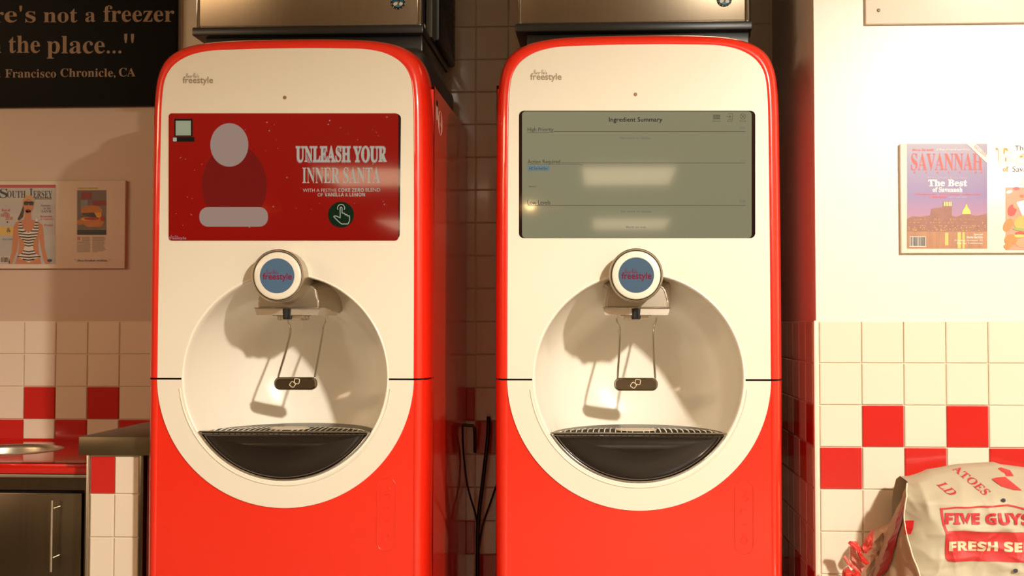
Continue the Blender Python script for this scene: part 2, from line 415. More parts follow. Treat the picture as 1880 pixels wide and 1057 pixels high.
# ------------------------------------------------------------------ drink machines
M0 = at(1172, 694, 0); M0.z = 0
def make_machine():
    t = thing('drink_dispenser', 'red and cream drink machine showing a grey-green ingredient screen', 'drink machine', (M0.x, 0, 0), 'tall red and cream drink machines')
    cx, zc = at(1172, 694, 0).x, at(1172, 694, 0).z
    K = 2.88/F
    zg = at(1172, 697, 0).z
    zg0, zg1 = zg-.0022, zg+.0022
    rb, rc = .254, .3148
    outer = [(0, 53), (50, 53.2), (100, 54.2), (150, 57), (185, 62), (210, 69), (231, 80), (247, 97), (257, 121), (262, 150), (264.5, 190), (265.5, 240), (266.5, 400), (267, 560)]
    inner = [(0, 79.5), (45, 79.6), (92, 80.5), (140, 82), (168, 86), (188, 92), (206, 101.5), (220, 114), (230, 131), (235, 152), (237.6, 186), (238.5, 236), (239.5, 400), (240, 560)]
    def full(lst):
        h = catmull([(x*K, 0, 1.15+(592-y)*K) for x, y in lst], 4)
        h = [(p.x, p.z) for p in h]; end_in = h[-1][0]
        h.append((end_in, zg1))
        return [(cx-x, z) for x, z in reversed(h[1:])]+[(cx+x, z) for x, z in h]
    OU, IN = full(outer), full(inner)
    n = len(OU); assert n == len(IN)
    # upper red surround: rolled edge from panel to side
    prof = [(0, .0015), (.06, .0), (.25, .0003), (.45, .004), (.64, .012), (.8, .025), (.92, .045), (.985, .07), (1, .085), (.998, .10)]
    vs, fs = [], []
    for s, y in prof:
        for a, b in zip(IN, OU): vs.append((a[0]+(b[0]-a[0])*s, y, a[1]+(b[1]-a[1])*s))
    for i in range(len(prof)-1):
        for k in range(n-1): fs.append((i*n+k, i*n+k+1, (i+1)*n+k+1, (i+1)*n+k))
    L = len(prof)
    fs.append(tuple(i*n for i in range(L))); fs.append(tuple(i*n+n-1 for i in range(L-1, -1, -1)))
    red_up = autosmooth(mesh_obj('upper_door', vs, fs, RED, t), 50)
    # cream upper panel with half-round notch
    arc = [(cx+rb*math.cos(R(a)), zc+rb*math.sin(R(a))) for a in [x*180/48 for x in range(49)]]
    a0 = math.asin((zg1-zc)/rb) if zg1 > zc else 0
    arc = [p for p in arc if p[1] > zg1]
    pts = IN+[(cx+rb, zg1)]+arc+[(cx-rb, zg1)]
    prism('front_panel', pts, -.0012, .012, CREAM, t)
    # lower door: rolled sides
    zb = .10; hw = 240*K; ow = 267*K
    vs, fs = [], []
    zs = [zg0, zg0-.25, zb+.3, zb]; tw = [0, -.0012, -.0028, -.004]
    for sgn in (-1, 1):
        k0 = len(vs)
        for s, y in prof:
            for z, w_ in zip(zs, tw): vs.append((cx+sgn*(hw+(ow-hw)*s+w_*s), y+.001, z))
        for i in range(len(prof)-1):
            for k in range(3): fs.append((k0+i*4+k, k0+i*4+k+1, k0+(i+1)*4+k+1, k0+(i+1)*4+k))
        fs.append(tuple(k0+i*4 for i in range(len(prof))))
    # flat centre with hole of the bowl
    N = 64; top = []
    for i in range(N+1):
        a = R(180+180*i/N); top.append((cx+rb*math.cos(a), zc+rb*math.sin(a)))
    top[0] = (cx-rb, zg0); top[-1] = (cx+rb, zg0)
    k0 = len(vs)
    colx = [(cx-hw, zg0)]+top+[(cx+hw, zg0)]
    for x, z in colx: vs.append((x, .0025, min(z, zg0)))
    for x, z in colx: vs.append((x, .0025, zb))
    m_ = len(colx)
    for i in range(m_-1): fs.append((k0+i, k0+i+1, k0+m_+i+1, k0+m_+i))
    autosmooth(mesh_obj('lower_door', vs, fs, RED, t), 50)
    # cream ring, lower half
    ro = [(cx+rc*math.cos(R(180+180*i/72)), min(zg0, zc+rc*math.sin(R(180+180*i/72)))) for i in range(73)]
    ri = [(cx+rb*math.cos(R(360-180*i/72)), min(zg0, zc+rb*math.sin(R(360-180*i/72)))) for i in range(73)]
    prism('lower_ring', ro+ri, -.0012, .004, CREAM, t)
    # dark gap behind the split line
    prism('door_gap', [(cx-ow+.012, zg-.01), (cx-rb-.002, zg-.01), (cx-rb-.002, zg+.01), (cx-ow+.012, zg+.01)], .014, .02, GAPM, t)
    prism('door_gap', [(cx+rb+.002, zg-.01), (cx+ow-.012, zg-.01), (cx+ow-.012, zg+.01), (cx+rb+.002, zg+.01)], .014, .02, GAPM, t)
    # bowl
    pr = [(rb+.0005, -.0012), (rb-.0015, -.0022), (rb-.004, -.001), (rb-.0055, .004), (rb-.0065, .010)]
    for i in range(1, 25):
        a = R(90*i/24); pr.append(((rb-.0065)*max(math.cos(a), 0)**.62, .010+.33*math.sin(a)**1.0))
    pr[-1] = (.0001, pr[-1][1])
    bw = lathe_y('serving_bowl', (cx, zc), pr, BOWL, t, 96, 60, False)
    # ridge ring of the lower lip
    tube('bowl_lip', [(cx+(rb+.006)*math.cos(R(186+168*i/60)), -.0012, zc+(rb+.006)*math.sin(R(186+168*i/60))) for i in range(61)], .0022, CREAM, t, 8)
    # drip tray
    zt = at(1172, 795, 0).z; r1 = rb-.004
    hx = math.sqrt(r1**2-(zc-zt)**2)
    aa = math.acos(hx/r1)
    def seg(rr, k=48, dz=0):
        q = [(cx-rr*math.cos(aa), zt+dz)]
        for i in range(1, k):
            a = math.pi+aa+(math.pi-2*aa)*i/k; q.append((cx+rr*math.cos(a), zc+rr*math.sin(a)))
        q.append((cx+rr*math.cos(aa), zt+dz)); return q
    dt = prism('drip_tray', seg(r1-.001), .006, .02, GAPM, t)
    base = seg(r1-.007, dz=-.004); c0 = Vector((cx, zt-.05)); V, Fs = [], []
    steps = [(1, .006), (.995, -.002), (.98, -.008), (.95, -.013), (.90, -.0165), (.8, -.019), (.6, -.021), (.3, -.022), (0.02, -.022)]
    for s, y in steps:
        for x, z in base: V.append((c0.x+(x-c0.x)*s, y, c0.y+(z-c0.y)*s))
    nb = len(base)
    for i in range(len(steps)-1):
        for k in range(nb): Fs.append((i*nb+k, i*nb+(k+1) % nb, (i+1)*nb+(k+1) % nb, (i+1)*nb+k))
    Fs.append(tuple((len(steps)-1)*nb+k for k in range(nb)))
    autosmooth(mesh_obj('tray_front', V, Fs, DOMEM, dt), 40)
    tube('tray_rim', [(x, -.004, z) for x, z in seg(r1-.0045)], .0028, CHROME, dt, 8)
    tube('tray_rail', [(cx-hx+.006, -.006, zt), (cx+hx-.006, -.006, zt)], .0024, CHROME, dt, 8)
    # basin plate: half ellipse going back into the bowl
    dep = .325*math.sqrt(max(0, 1-((zc-zt)/rb)**2))+.012
    half = [(cx-(hx-.001)*math.cos(R(180*i/40)), .0+dep*math.sin(R(180*i/40))) for i in range(41)]
    V = [(x, y, zt-.003) for x, y in half]+[(x, y, zt-.016) for x, y in half]; q = len(half)
    Fs = [tuple(range(q)), tuple(range(2*q-1, q-1, -1))]+[(i, (i+1) % q, q+(i+1) % q, q+i) for i in range(q)]
    mesh_obj('tray_plate', V, Fs, TRAYM, dt)
    gd = [(cx-(hx-.02)*math.cos(R(180*i/40)), .004+.13*math.sin(R(180*i/40))) for i in range(41)]
    mesh_obj('grate_well', [(x, y, zt-.0022) for x, y in gd], [tuple(range(41))], GAPM, dt)
    parts = []
    for i in range(-13, 14):
        if i == 0: continue
        x = i/13.5*(hx-.03); ye = .004+.128*math.sqrt(max(.02, 1-(x/(hx-.02))**2))
        path = [(cx+x, .0, zt-.0005), (cx+x, ye*.35, zt+.002), (cx+x*.985, ye*.7, zt+.0022), (cx+x*.95, ye*.92, zt+.0015), (cx+x*.9, ye, zt-.001)]
        w = tube('grate_wire', catmull(path, 3), .0014, CHROME, dt, 6)
    tube('grate_rim', [(x, y, zt-.0005) for x, y in gd[1:-1]], .0014, CHROME, dt, 6)
    pl = [(cx-.004+.050*math.cos(2*math.pi*i/32), .062+.034*math.sin(2*math.pi*i/32)) for i in range(32)]
    V = [(x, y, zt+.0045) for x, y in pl]+[(x, y, zt+.002) for x, y in pl]
    mesh_obj('grate_badge', V, [tuple(range(32)), tuple(range(63, 31, -1))]+[(i, (i+1) % 32, 32+(i+1) % 32, 32+i) for i in range(32)], mat('badge_cream', (205, 190, 160), .4), dt)
    # hood
    kx, kz = at(1168, 505, -.05).x, at(1168, 505, -.05).z
    def pp(x, y, Y): q_ = at(x, y, Y); return (q_.x, q_.z)
    secs = [(.035, [(1112, 566), (1112, 552), (1116, 530), (1128, 522), (1208, 522), (1220, 530), (1227, 552), (1227, 566)]),
            (.09, [(1109, 568), (1107, 545), (1107, 522), (1116, 511), (1222, 511), (1232, 522), (1232, 545), (1229, 568)]),
            (.20, [(1112, 572), (1106, 548), (1106, 528), (1116, 516), (1220, 516), (1231, 528), (1231, 548), (1226, 572)]),
            (.27, [(1114, 575), (1108, 552), (1110, 535), (1120, 524), (1216, 524), (1227, 535), (1227, 552), (1222, 575)])]
    V, Fs = [], []
    for Y, q in secs: V += [tuple(at(x, y, Y)) for x, y in q]
    for i in range(3):
        for k in range(8): Fs.append((i*8+k, i*8+(k+1) % 8, (i+1)*8+(k+1) % 8, (i+1)*8+k))
    Fs += [tuple(range(8)), tuple(24+k for k in range(7, -1, -1))]
    hood = mesh_obj('nozzle_hood', V, Fs, STEEL, t)
    bm = bmesh.new(); bm.from_mesh(hood.data); bmesh.ops.bevel(bm, geom=list(bm.edges), offset=.004, segments=3, affect='EDGES'); bm.to_mesh(hood.data); bm.free(); autosmooth(hood, 30)
    lipq = [pp(1108, 564, .03), pp(1230, 564, .03), pp(1229, 570, .03), pp(1226, 578, .03), pp(1111, 578, .03), pp(1108, 570, .03)]
    prism('hood_lip', lipq, .03, .24, mat('satin', (235, 226, 210), .34, metal=.85), hood)
    tube('hood_edge', [at(1107, 565, .027), at(1231, 565, .027)], .0016, CHROME, hood, 8)
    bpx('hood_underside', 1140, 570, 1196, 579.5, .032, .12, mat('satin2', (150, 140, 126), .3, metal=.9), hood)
    # nozzle and clear housing
    bpx('nozzle_housing', 1146, 575, 1191, 587.5, .045, .13, mat('clear_plastic', (235, 225, 205), .08, trans=.9, spec=.5), hood, .003)
    nx = at(1168, 575, .02).x; z0, z1 = at(1168, 586, .04).z, at(1168, 566, .04).z
    V, Fs = [], []
    for z, rr in ((z0, .0098), (z0+.003, .0112), (z1, .0125)):
        for k in range(36):
            a = 2*math.pi*k/36; r_ = rr*(1 if k % 2 else .9); V.append((nx+r_*math.cos(a), .036+r_*math.sin(a), z))
    for i in range(2):
        for k in range(36): Fs.append((i*36+k, i*36+(k+1) % 36, (i+1)*36+(k+1) % 36, (i+1)*36+k))
    Fs += [tuple(range(36)), tuple(72+k for k in range(36))]
    mesh_obj('nozzle', V, Fs, DARKP, hood)
    # round button
    kb = lathe_y('selector_button', (kx, kz), [(.0615, .06), (.0630, .0), (.0636, -.030), (.0640, -.046), (.0632, -.0515), (.0612, -.0535), (.0595, -.0515), (.0585, -.040), (.0001, -.040)], STEEL, t, 80, 40, False)
    lathe_y('button_groove', (kx, kz), [(.0588, -.046), (.057, -.0465)], GAPM, kb, 64)
    lathe_y('button_face', (kx, kz), [(.0572, -.040), (.0572, -.050), (.0560, -.0525), (.0545, -.0535), (.0425, -.0540), (.0001, -.0540)], CREAM, kb, 80, 60)
    lathe_y('button_display', (kx, kz), [(.0418, -.0530), (.0418, -.0546), (.0001, -.0546)], mat('display_blue', (86, 108, 122), .12, em=(98, 122, 138), es=.34, coat=.3), kb, 64)
    logo((1141, 493, 1196, 516), -.0550, mat('logo_crimson', (150, 26, 52), .4, em=(128, 24, 46), es=.45), kb)
    # lever
    w1 = catmull([at(1131, 576, .205), at(1131.5, 584, .207), at(1133, 592, .207), at(1137, 600, .205), at(1138, 614, .20), at(1136.5, 650, .165), at(1134, 688, .122), at(1134, 697, .116)], 4)
    w2 = catmull([at(1206, 576, .205), at(1205.5, 584, .207), at(1203, 592, .207), at(1200, 600, .205), at(1199, 614, .20), at(1200, 650, .165), at(1202.5, 688, .122), at(1202.5, 697, .116)], 4)
    lv = thing_part = tube('lever_wire', w1, .0029, CHROME, t, 10)
    tube('lever_wire', w2, .0029, CHROME, t, 10)
    c_ = at(1167.5, 705, .112); a, b = at(1127.5, 717, .112), at(1207.5, 693.5, .112)
    q = rrect(a.x, a.z, b.x, b.z, .0145, 8); pad = prism('lever_pad', q, .108, .122, CHROME, t)
    bm = bmesh.new(); bm.from_mesh(pad.data); ed = [e for e in bm.edges if all(abs(v.co.y-.108) < 1e-4 for v in e.verts)]
    bmesh.ops.bevel(bm, geom=ed, offset=.0035, segments=3, affect='EDGES'); bm.to_mesh(pad.data); bm.free(); autosmooth(pad, 40)
    OUTL = mat('emboss_cream', (230, 215, 180), .5)
    for (sx, sy, rot, h) in ((1171, 701, .12, 5.4), (1163, 707, .62, 5.4)):
        pts = [(sx+h*1.2*(math.cos(rot+math.pi/4+i*math.pi/2)), sy+h*1.2*(math.sin(rot+math.pi/4+i*math.pi/2))) for i in range(4)]
        pth = [at(x, y, .1075) for x, y in pts]; pth2 = []
        for i in range(4):
            A, B = pth[i], pth[(i+1) % 4]; pth2 += [A.lerp(B, .15), A.lerp(B, .5), A.lerp(B, .85)]
        tube('ice_cube_mark', pth2, .0009, OUTL, pad, 6, True)
    # screen glass bezel
    q = [at(x, y, 0) for x, y in rrect(953, 203.5, 1386.5, 437, 9)]
    BEZ = mat('bezel', (30, 18, 20), .06, coat=.6, crough=.02)
    prism('screen_bezel', [(p.x, p.z) for p in q], -.0022, .004, BEZ, t)
    # sensor dot, engraved panel mark
    s = at(1166.5, 173.5, 0); lathe_y('sensor_window', (s.x, s.z), [(.0045, -.0018), (.0045, -.0008)], mat('sensor', (150, 110, 88), .4), t, 24)
    logo((973.5, 127.5, 1031, 150.5), -.0018, mat('logo_grey', (158, 142, 118), .4), t, 'panel_lettering')
    # pressed capsule with icons on the lower door
    def pth3(pts): return [at(x, y, .002) for x, y in pts]
    br = tube('embossed_outline', pth3(rrect(1349, 881.5, 1383, 1017, 16, 8)), .0009, RED, t, 6, True)
    L = []
    for pl_ in ([(1362, 913), (1369, 909), (1374, 915), (1368, 921), (1362, 917)], [(1370, 898), (1373, 904), (1367, 906)], [(1361, 932), (1361, 942)], [(1361, 932), (1373, 937)],
                [(1372, 955), (1372, 964), (1361, 962)], [(1362, 985), (1366, 979), (1372, 981)], [(1360, 990), (1365, 985), (1371, 987), (1372, 993), (1367, 999), (1362, 996), (1360, 990)]):
        L.append(tube_data(pth3(pl_), .0009, 6))
    V, Fs = join_data(L); mesh_obj('embossed_icons', V, Fs, RED, br)
    # cabinet
    body = box('cabinet', cx-.3495, cx+.3495, .092, YB-.015, .06, 1.785, RED, t)
    bm = bmesh.new(); bm.from_mesh(body.data)
    bmesh.ops.delete(bm, geom=[f for f in bm.faces if all(abs(v.co.y-.092) < 1e-5 for v in f.verts)], context='FACES')
    ed = [e for e in bm.edges if all(v.co.z > 1.7 for v in e.verts) and not e.is_boundary]
    bmesh.ops.bevel(bm, geom=ed, offset=.042, segments=5, affect='EDGES'); bm.to_mesh(body.data); bm.free(); autosmooth(body)
    for xa_, xb2, za_, zb2 in ((-.3475, -.262, .08, 1.735), (.262, .3475, .08, 1.735), (-.31, .31, 1.45, 1.775)):
        prism('cabinet_front', [(cx+xa_, za_), (cx+xb2, za_), (cx+xb2, zb2), (cx+xa_, zb2)], .0925, .0965, RED, t)
    box('top_cover', cx-.315, cx+.318, .13, .74, 1.77, 1.855, mat('cover_black', (40, 38, 34), .5), t, .03, 4)
    box('kick_plate', cx-.32, cx+.32, .05, .7, 0, .10, DARKP, t)
    # side stickers
    xs = cx+.3497
    V = [(xs, y, z) for y, z in ((.125, 1.715), (.152, 1.715), (.152, 1.665), (.125, 1.665))]
    sk = mesh_obj('side_sticker', V, [(0, 1, 2, 3)], mat('sticker_white', (215, 205, 190), .5), body)
    mesh_obj('sticker_header', [(xs+.0004, y, z) for y, z in ((.125, 1.715), (.152, 1.715), (.152, 1.70), (.125, 1.70))], [(0, 1, 2, 3)], DARKP, body)
    uv, fs = text_data('Coca-Cola', 'script', 3)
    zc2, yc2 = 1.148+(592-228)/F*3.14, .20
    L = [([(xs+.0006, yc2-.026+.052*u, zc2-.010+.020*v) for u, v in uv], fs)]
    L.append(tube_data([(xs, yc2+.031*math.cos(2*math.pi*i/40), zc2+.031*math.sin(2*math.pi*i/40)) for i in range(40)], .0007, 6, True))
    V, Fs = join_data(L); mesh_obj('round_side_mark', V, Fs, mat('mark_white', (225, 200, 180), .5), body)
    return t
mach2 = make_machine()
mach1 = copy_tree(mach2)
X1 = at(523, 690, 0).x-at(1172, 690, 0).x
mach1.location.x += X1
mach1['label'] = 'red and cream drink machine showing a red festive advert, nearer the steel-capped half wall'
# ---- screen pictures (flat displays)
def screen(parent, box_, colr, es, name='display'):
    p = ppx(name, rrect(*box_, 6), -.0028, mat(name+str(int(box_[0])), tuple(c*.25 for c in colr), .05, em=colr, es=es, spec=.6, coat=.15, crough=.02), parent, .0006)
    return p
def hide(): pass
d2 = screen(mach2, (958.5, 204.5, 1380, 436.5), (150, 145, 114), .42)
INK = mat('screen_ink', (46, 44, 40), .3, em=(22, 22, 20), es=.3)
INK2 = mat('screen_ink_grey', (92, 90, 78), .3, em=(66, 64, 54), es=.6)
INK3 = mat('screen_ink_faint', (110, 108, 120), .3, em=(96, 94, 108), es=.7)
Y2 = -.0033
texts('display_lettering', [('Ingredient Summary', (1118, 215, 1216, 226))], Y2, INK, d2, weight=.012)
texts('display_lettering', [('High Priority', (968.5, 234, 1016, 243)), ('Action Required', (968.5, 293, 1028.5, 302.5)), ('Low Levels', (968.5, 367.5, 1010.5, 375.5))], Y2, INK2, d2, weight=.008)
texts('display_lettering', [('No items to display', (1139, 251, 1195, 256.5)), ('No items to display', (1140, 386, 1196, 391)), ('Back to top', (1150, 415, 1186, 419)), ('0/0', (1358, 232.5, 1368, 237)), ('1/1', (1361, 293, 1367, 296)), ('0/0', (1358, 367, 1368, 372))], Y2, INK3, d2)
multi('display_rule', [rect(1016, 241, 1369, 241.9), rect(968.5, 302, 1070, 302.7), rect(1030, 298.6, 1369, 299.4), rect(968.5, 376.6, 1369, 377.5), rect(968.5, 242, 1016, 242.7)], Y2, INK2, d2)
ch = ppx('display_chip', rrect(968.5, 304, 1009, 314, 1.5), -.0032, mat('chip_blue', (104, 120, 122), .3, em=(104, 124, 130), es=.9), d2, .0002)
texts('chip_lettering', [('AZ', (971, 307, 978, 311)), ('Coke Vanilla Zero', (980, 307, 1005, 311)), ('Replace', (971, 341, 984, 344))], -.0036, INK, ch)
ic = []
for i in range(6):
    for j in range(4): ic.append(rect(1309.5+i*2.15, 210.5+j*2.2, 1310.9+i*2.15, 211.9+j*2.2))
multi('grid_icon', ic, Y2, INK, d2)
multi('exit_icon', stroke([(1334, 214), (1341, 214)], 1)+stroke([(1339, 211.5), (1342, 214), (1339, 216.5)], .8)+stroke([(1338, 210), (1338, 208.5), (1345, 208.5), (1345, 219), (1338, 219), (1338, 217.5)], .8), Y2, INK2, d2)
e = ell(1364, 213.6, 5, 5, 20)
multi('close_icon', stroke(e+[e[0]], .7)+stroke([(1361, 210.6), (1367, 216.6)], .8)+stroke([(1367, 210.6), (1361, 216.6)], .8), Y2, INK2, d2)
texts('display_lettering', [('Details', (1308, 220.5, 1323, 223.5)), ('Exit', (1335.5, 220.5, 1345, 223.5)), ('Close', (1358, 220.5, 1370, 223.5))], Y2, INK2, d2)
# advert
d1 = screen(mach1, (309.6, 207.8, 731.4, 441.5), (156, 18, 12), .42)
PALE = mat('ad_pale', (150, 148, 132), .4, em=(168, 164, 148), es=.75)
PALE2 = mat('ad_pale_soft', (170, 130, 130), .4, em=(150, 108, 112), es=.6)
ADK = mat('ad_dark', (20, 22, 16), .3, em=(20, 22, 16), es=.5)
texts('advert_lettering', [('UNLEASH YOUR', (543.5, 268, 710, 298))], Y2, PALE, d1, 'serif', .02)
texts('advert_lettering', [('UNLEASH YOUR', (542.5, 267, 711, 299.5))], -.0031, PALE2, d1, 'serif', .05)
texts('advert_lettering', [('INNER SANTA', (555, 307, 698, 336.5))], Y2, PALE, d1, 'serif')
texts('advert_lettering', [('WITH A FESTIVE', (556, 346, 618, 352.5)), ('BLEND', (671, 345, 698, 351.5)), ('OF', (583, 354.5, 593, 360.5))], Y2, PALE, d1)
texts('advert_lettering', [('COKE ZERO', (621, 345.3, 668, 352)), ('VANILLA & LEMON', (596, 353.8, 670, 360.5))], Y2, PALE, d1, 'bold')
gb = ppx('touch_button', ell(626, 394, 23.8, 23.8, 48), -.0032, mat('ad_green', (18, 38, 20), .2, em=(16, 36, 20), es=.7), d1, .0002)
hand = [(624.5, 400), (624.5, 381.5), (626.2, 379.6), (628, 381.5), (628, 391), (633, 391.5), (633.6, 394.5), (637, 393.5), (637.6, 396.5), (641.5, 395.5), (642, 404), (639, 411), (627, 411), (621.5, 406.5), (612.5, 397.5), (614.5, 396), (618.5, 396.8), (624.5, 400)]
ar = [(626.3+6.6*math.cos(R(a)), 381.6+6.6*math.sin(R(a))) for a in range(150, 391, 15)]
multi('hand_icon', stroke(hand, 1.5)+stroke(ar, 1.4), -.0036, PALE, gb)
sc_ = ppx('scan_panel', rect(320, 218, 353.5, 250.5), -.0032, ADK, d1, .0002)
multi('scan_panel_face', [rect(322.5, 221.5, 350.5, 248.5)], -.0036, mat('ad_sage', (150, 154, 126), .4, em=(146, 152, 124), es=.7), sc_)
multi('scan_panel_foot', [rect(316.5, 251.5, 357, 260)], -.0034, ADK, d1)
multi('heart_chip', [rrect(317.5, 252.5, 324.5, 259.5, 1)], -.0038, PALE, d1)
logo((309.8, 431.5, 342, 443-2.2), Y2, PALE2, d1, 'advert_lettering')
# the advert's figure is left out; plain shapes of its size and colours stand there
AR = mat('ad_deep_red', (112, 22, 18), .4, em=(112, 20, 16), es=.62)
multi('advert_shape', [ell(430, 340, 60, 74, 48)], -.0031, AR, d1)
multi('advert_shape', [ell(421, 266, 35, 40, 40)], -.0033, mat('ad_sand', (140, 128, 116), .4, em=(150, 126, 116), es=.6), d1)
multi('advert_shape', [rrect(366, 380, 492, 416, 16, 8)], -.0033, MATS['ad_sand'], d1)
random.seed(9)
multi('advert_snow', [ell(random.uniform(450, 720), random.uniform(214, 430), s, s, 8) for s in [random.choice((.5, .6, .8, 1.3)) for _ in range(46)]] + [ell(random.uniform(312, 380), random.uniform(270, 425), .8, .8, 8) for _ in range(12)], -.00305, PALE2, d1)
# ------------------------------------------------------------------ ice machines
def ice(x0, label, copy=None):
    YI = .25; w = .602; z0 = at(1160, 42, YI).z
    t = thing('ice_machine', label, 'ice machine', (x0, YI, z0), 'steel ice machines on the drink machines')
    a, b = x0-w/2, x0+w/2
    box('front_panel', a, b, YI, YI+.03, z0, 2.45, STEELV, t, .006)
    box('casing', a+.004, b-.004, YI+.028, .72, z0-.01, 2.45, DARKP, t)
    box('corner_trim', b-.010, b+.0015, YI-.003, YI+.02, z0, 2.45, CHROME, t, .003)
    box('corner_trim', a-.0015, a+.006, YI-.003, YI+.02, z0, 2.45, CHROME, t, .002)
    box('base_tray', a-.009, b+.009, YI-.015, .74, z0-.024, z0-.001, mat('base_black', (34, 34, 30), .35), t, .004)
    box('foot_block', a+.02, b+.003, YI+.01, .72, 1.8556, z0-.02, mat('foot_black', (30, 29, 26), .3), t, .004)
    box('side_panel', b-.002, b+.016, YI+.10, YI+.16, z0-.008, 2.45, mat('side_grey', (70, 66, 52), .45), t, .003)
    gh = box('vent_housing', b-.002, b+.026, YI+.165, .77, 1.935, 2.45, DARKP, t, .006)
    L = []
    for i in range(26):
        z = 1.90+i*.024; ya, yb_ = YI+.185, .73
        zz0, zz1 = z+.12, z
        V = [(b+.0265, ya, zz0), (b+.0285, ya, zz0+.006), (b+.0285, yb_, zz1+.006), (b+.0265, yb_, zz1), (b+.0265, ya, zz0+.012), (b+.0265, yb_, zz1+.012)]
        if zz1 < 1.945: continue
        L.append((V, [(0, 1, 2, 3), (1, 4, 5, 2), (0, 4, 1), (3, 2, 5)]))
    V, Fs = join_data(L); sl = mesh_obj('vent_slats', V, Fs, mat('slat_black', (26, 25, 22), .4), t); sl['kind'] = 'stuff'
    # sticker on the casing side
    mesh_obj('side_sticker', [(b+.001, y, z) for y, z in ((YI+.05, z0+.018), (YI+.075, z0+.018), (YI+.075, z0-.004), (YI+.05, z0-.004))], [(0, 1, 2, 3)], mat('sticker_white', (200, 190, 175), .5), t)
    return t
XI2 = at(1162.5, 30, .25).x; XI1 = at(566.5, 30, .25).x
ice2 = ice(XI2, 'steel-fronted ice machine above the drink machine with the grey-green screen')
ice1 = ice(XI1, 'steel-fronted ice machine above the drink machine with the red advert')
def badge(t, px, py):
    Y = .25; c = at(px, py, Y)
    b = lathe_y('badge', (c.x, c.z), [(.0195, Y), (.0195, Y-.003), (.018, Y-.0045), (.0145, Y-.0045), (.0142, Y-.0035), (.0001, Y-.0035)], mat('badge_navy', (16, 20, 34), .3), t, 40)
    def e(dx, dy, rx, ry, m, y, rot=0, nm='badge_emblem'):
        return multi(nm, [ell(px+dx, py+dy, rx, ry, 24, rot)], y, m, b)
    e(0, 0, 10.2, 10.2, mat('badge_blue', (24, 96, 130), .3), Y-.0040)
    e(-5, 3, 4.6, 3.0, mat('badge_white', (215, 215, 205), .4), Y-.0043, -.5)
    e(5, 3, 4.2, 3.2, MATS['badge_white'], Y-.0043, .4)
    e(0, 7, 4.2, 2.0, mat('badge_teal', (60, 140, 150), .4), Y-.0044)
    multi('badge_emblem', [ell(px+.8, py-1, 2.0, 5.4, 20, .12), ell(px+.2, py-7, 1.6, 1.8, 14)], Y-.0047, mat('emblem_black', (18, 16, 16), .4), b)
    multi('badge_emblem', [ell(px-.3, py+.5, 1.0, 3.2, 16, .1)], Y-.0049, mat('emblem_amber', (190, 130, 60), .4), b)
    for a in range(0, 360, 30): pass
    multi('badge_dots', [ell(px+12.2*math.cos(R(a)), py+12.2*math.sin(R(a)), .8, .8, 8) for a in range(15, 375, 30)], Y-.0048, MATS['badge_white'], b)
badge(ice1, 731, 4); badge(ice2, 1330, -1)
# ------------------------------------------------------------------ hoses in the alcove
HOSE = mat('hose_black', (20, 20, 22), .35)
def hose(pts, r, label, nm='drain_hose'):
    o = tube(nm, catmull([at(*p) for p in pts], 5), r, HOSE, None, 8); return tag(o, label, 'hose')
hose([(897, 765, .78), (896, 800, .76), (887, 880, .74), (878, 960, .74), (877, 1060, .74), (877, 1400, .76)], .006, 'thickest black hose hanging down the alcove between the drink machines')
hose([(849, 782, .6), (851, 830, .68), (858, 890, .72), (872, 940, .74), (876, 960, .75)], .003, 'thin dark tube curving from the machine with the advert')
hose([(915, 880, .7), (903, 915, .74), (886, 965, .76), (879, 1010, .765)], .003, 'thin dark tube joining the thick hose from the machine with the grey-green screen')
tp = tube('valve_pipe', [at(841, 781, .72), at(852, 780, .72), at(868, 781, .72), at(871, 786, .72), at(872, 800, .74), at(872, 830, .76)], .005, mat('pipe_dull', (70, 62, 54), .35, metal=.6), None, 8)
tag(tp, 'small bent metal valve pipe in the dark gap', 'pipe')
# ------------------------------------------------------------------ left side: sign, article board, counter
BLK = mat('sign_black', (10, 8, 5), .55, spec=.15)
BLKQ = 0
SGT = mat('sign_cream', (150, 124, 96), .6)
yS = YB-.022
a, b = at(-360, 199, yS), at(326, -240, yS)
sg = tag(box('quote_sign', a.x, b.x, yS, YB, a.z, b.z, BLK, None, .001), 'black wall sign with a cream serif newspaper quotation', 'sign')
def stext(s, x1, y0, x1b, y1, cut): pass
texts('lettering', [("e's", (8.5, 10.5, 65.5, 41.5)), ('not', (80, 16, 142, 41.5)), ('a', (156.5, 22, 175, 40.5)), ('freezer', (190, 10, 320, 40.5))], yS-.001, SGT, sg, 'serif')
texts('lettering', [('"There', (-150, 10.5, -16, 41)), ('r', (-10, 22, 7, 41)), ('in', (-30, 66, 2, 97)), ('the', (16, 65.5, 73.5, 97.5)), ('place...', (86, 66, 223, 107.5)), ("''", (228, 62, 246, 79))], yS-.001, SGT, sg, 'serif')
texts('lettering', [('San', (-45, 127, 1.5, 142)), ('Francisco', (9.5, 127, 103, 142.5)), ('Chronicle,', (111, 125.5, 212, 143.5)), ('CA', (218.5, 124.5, 248.5, 140.5))], yS-.001, SGT, sg, 'serif')
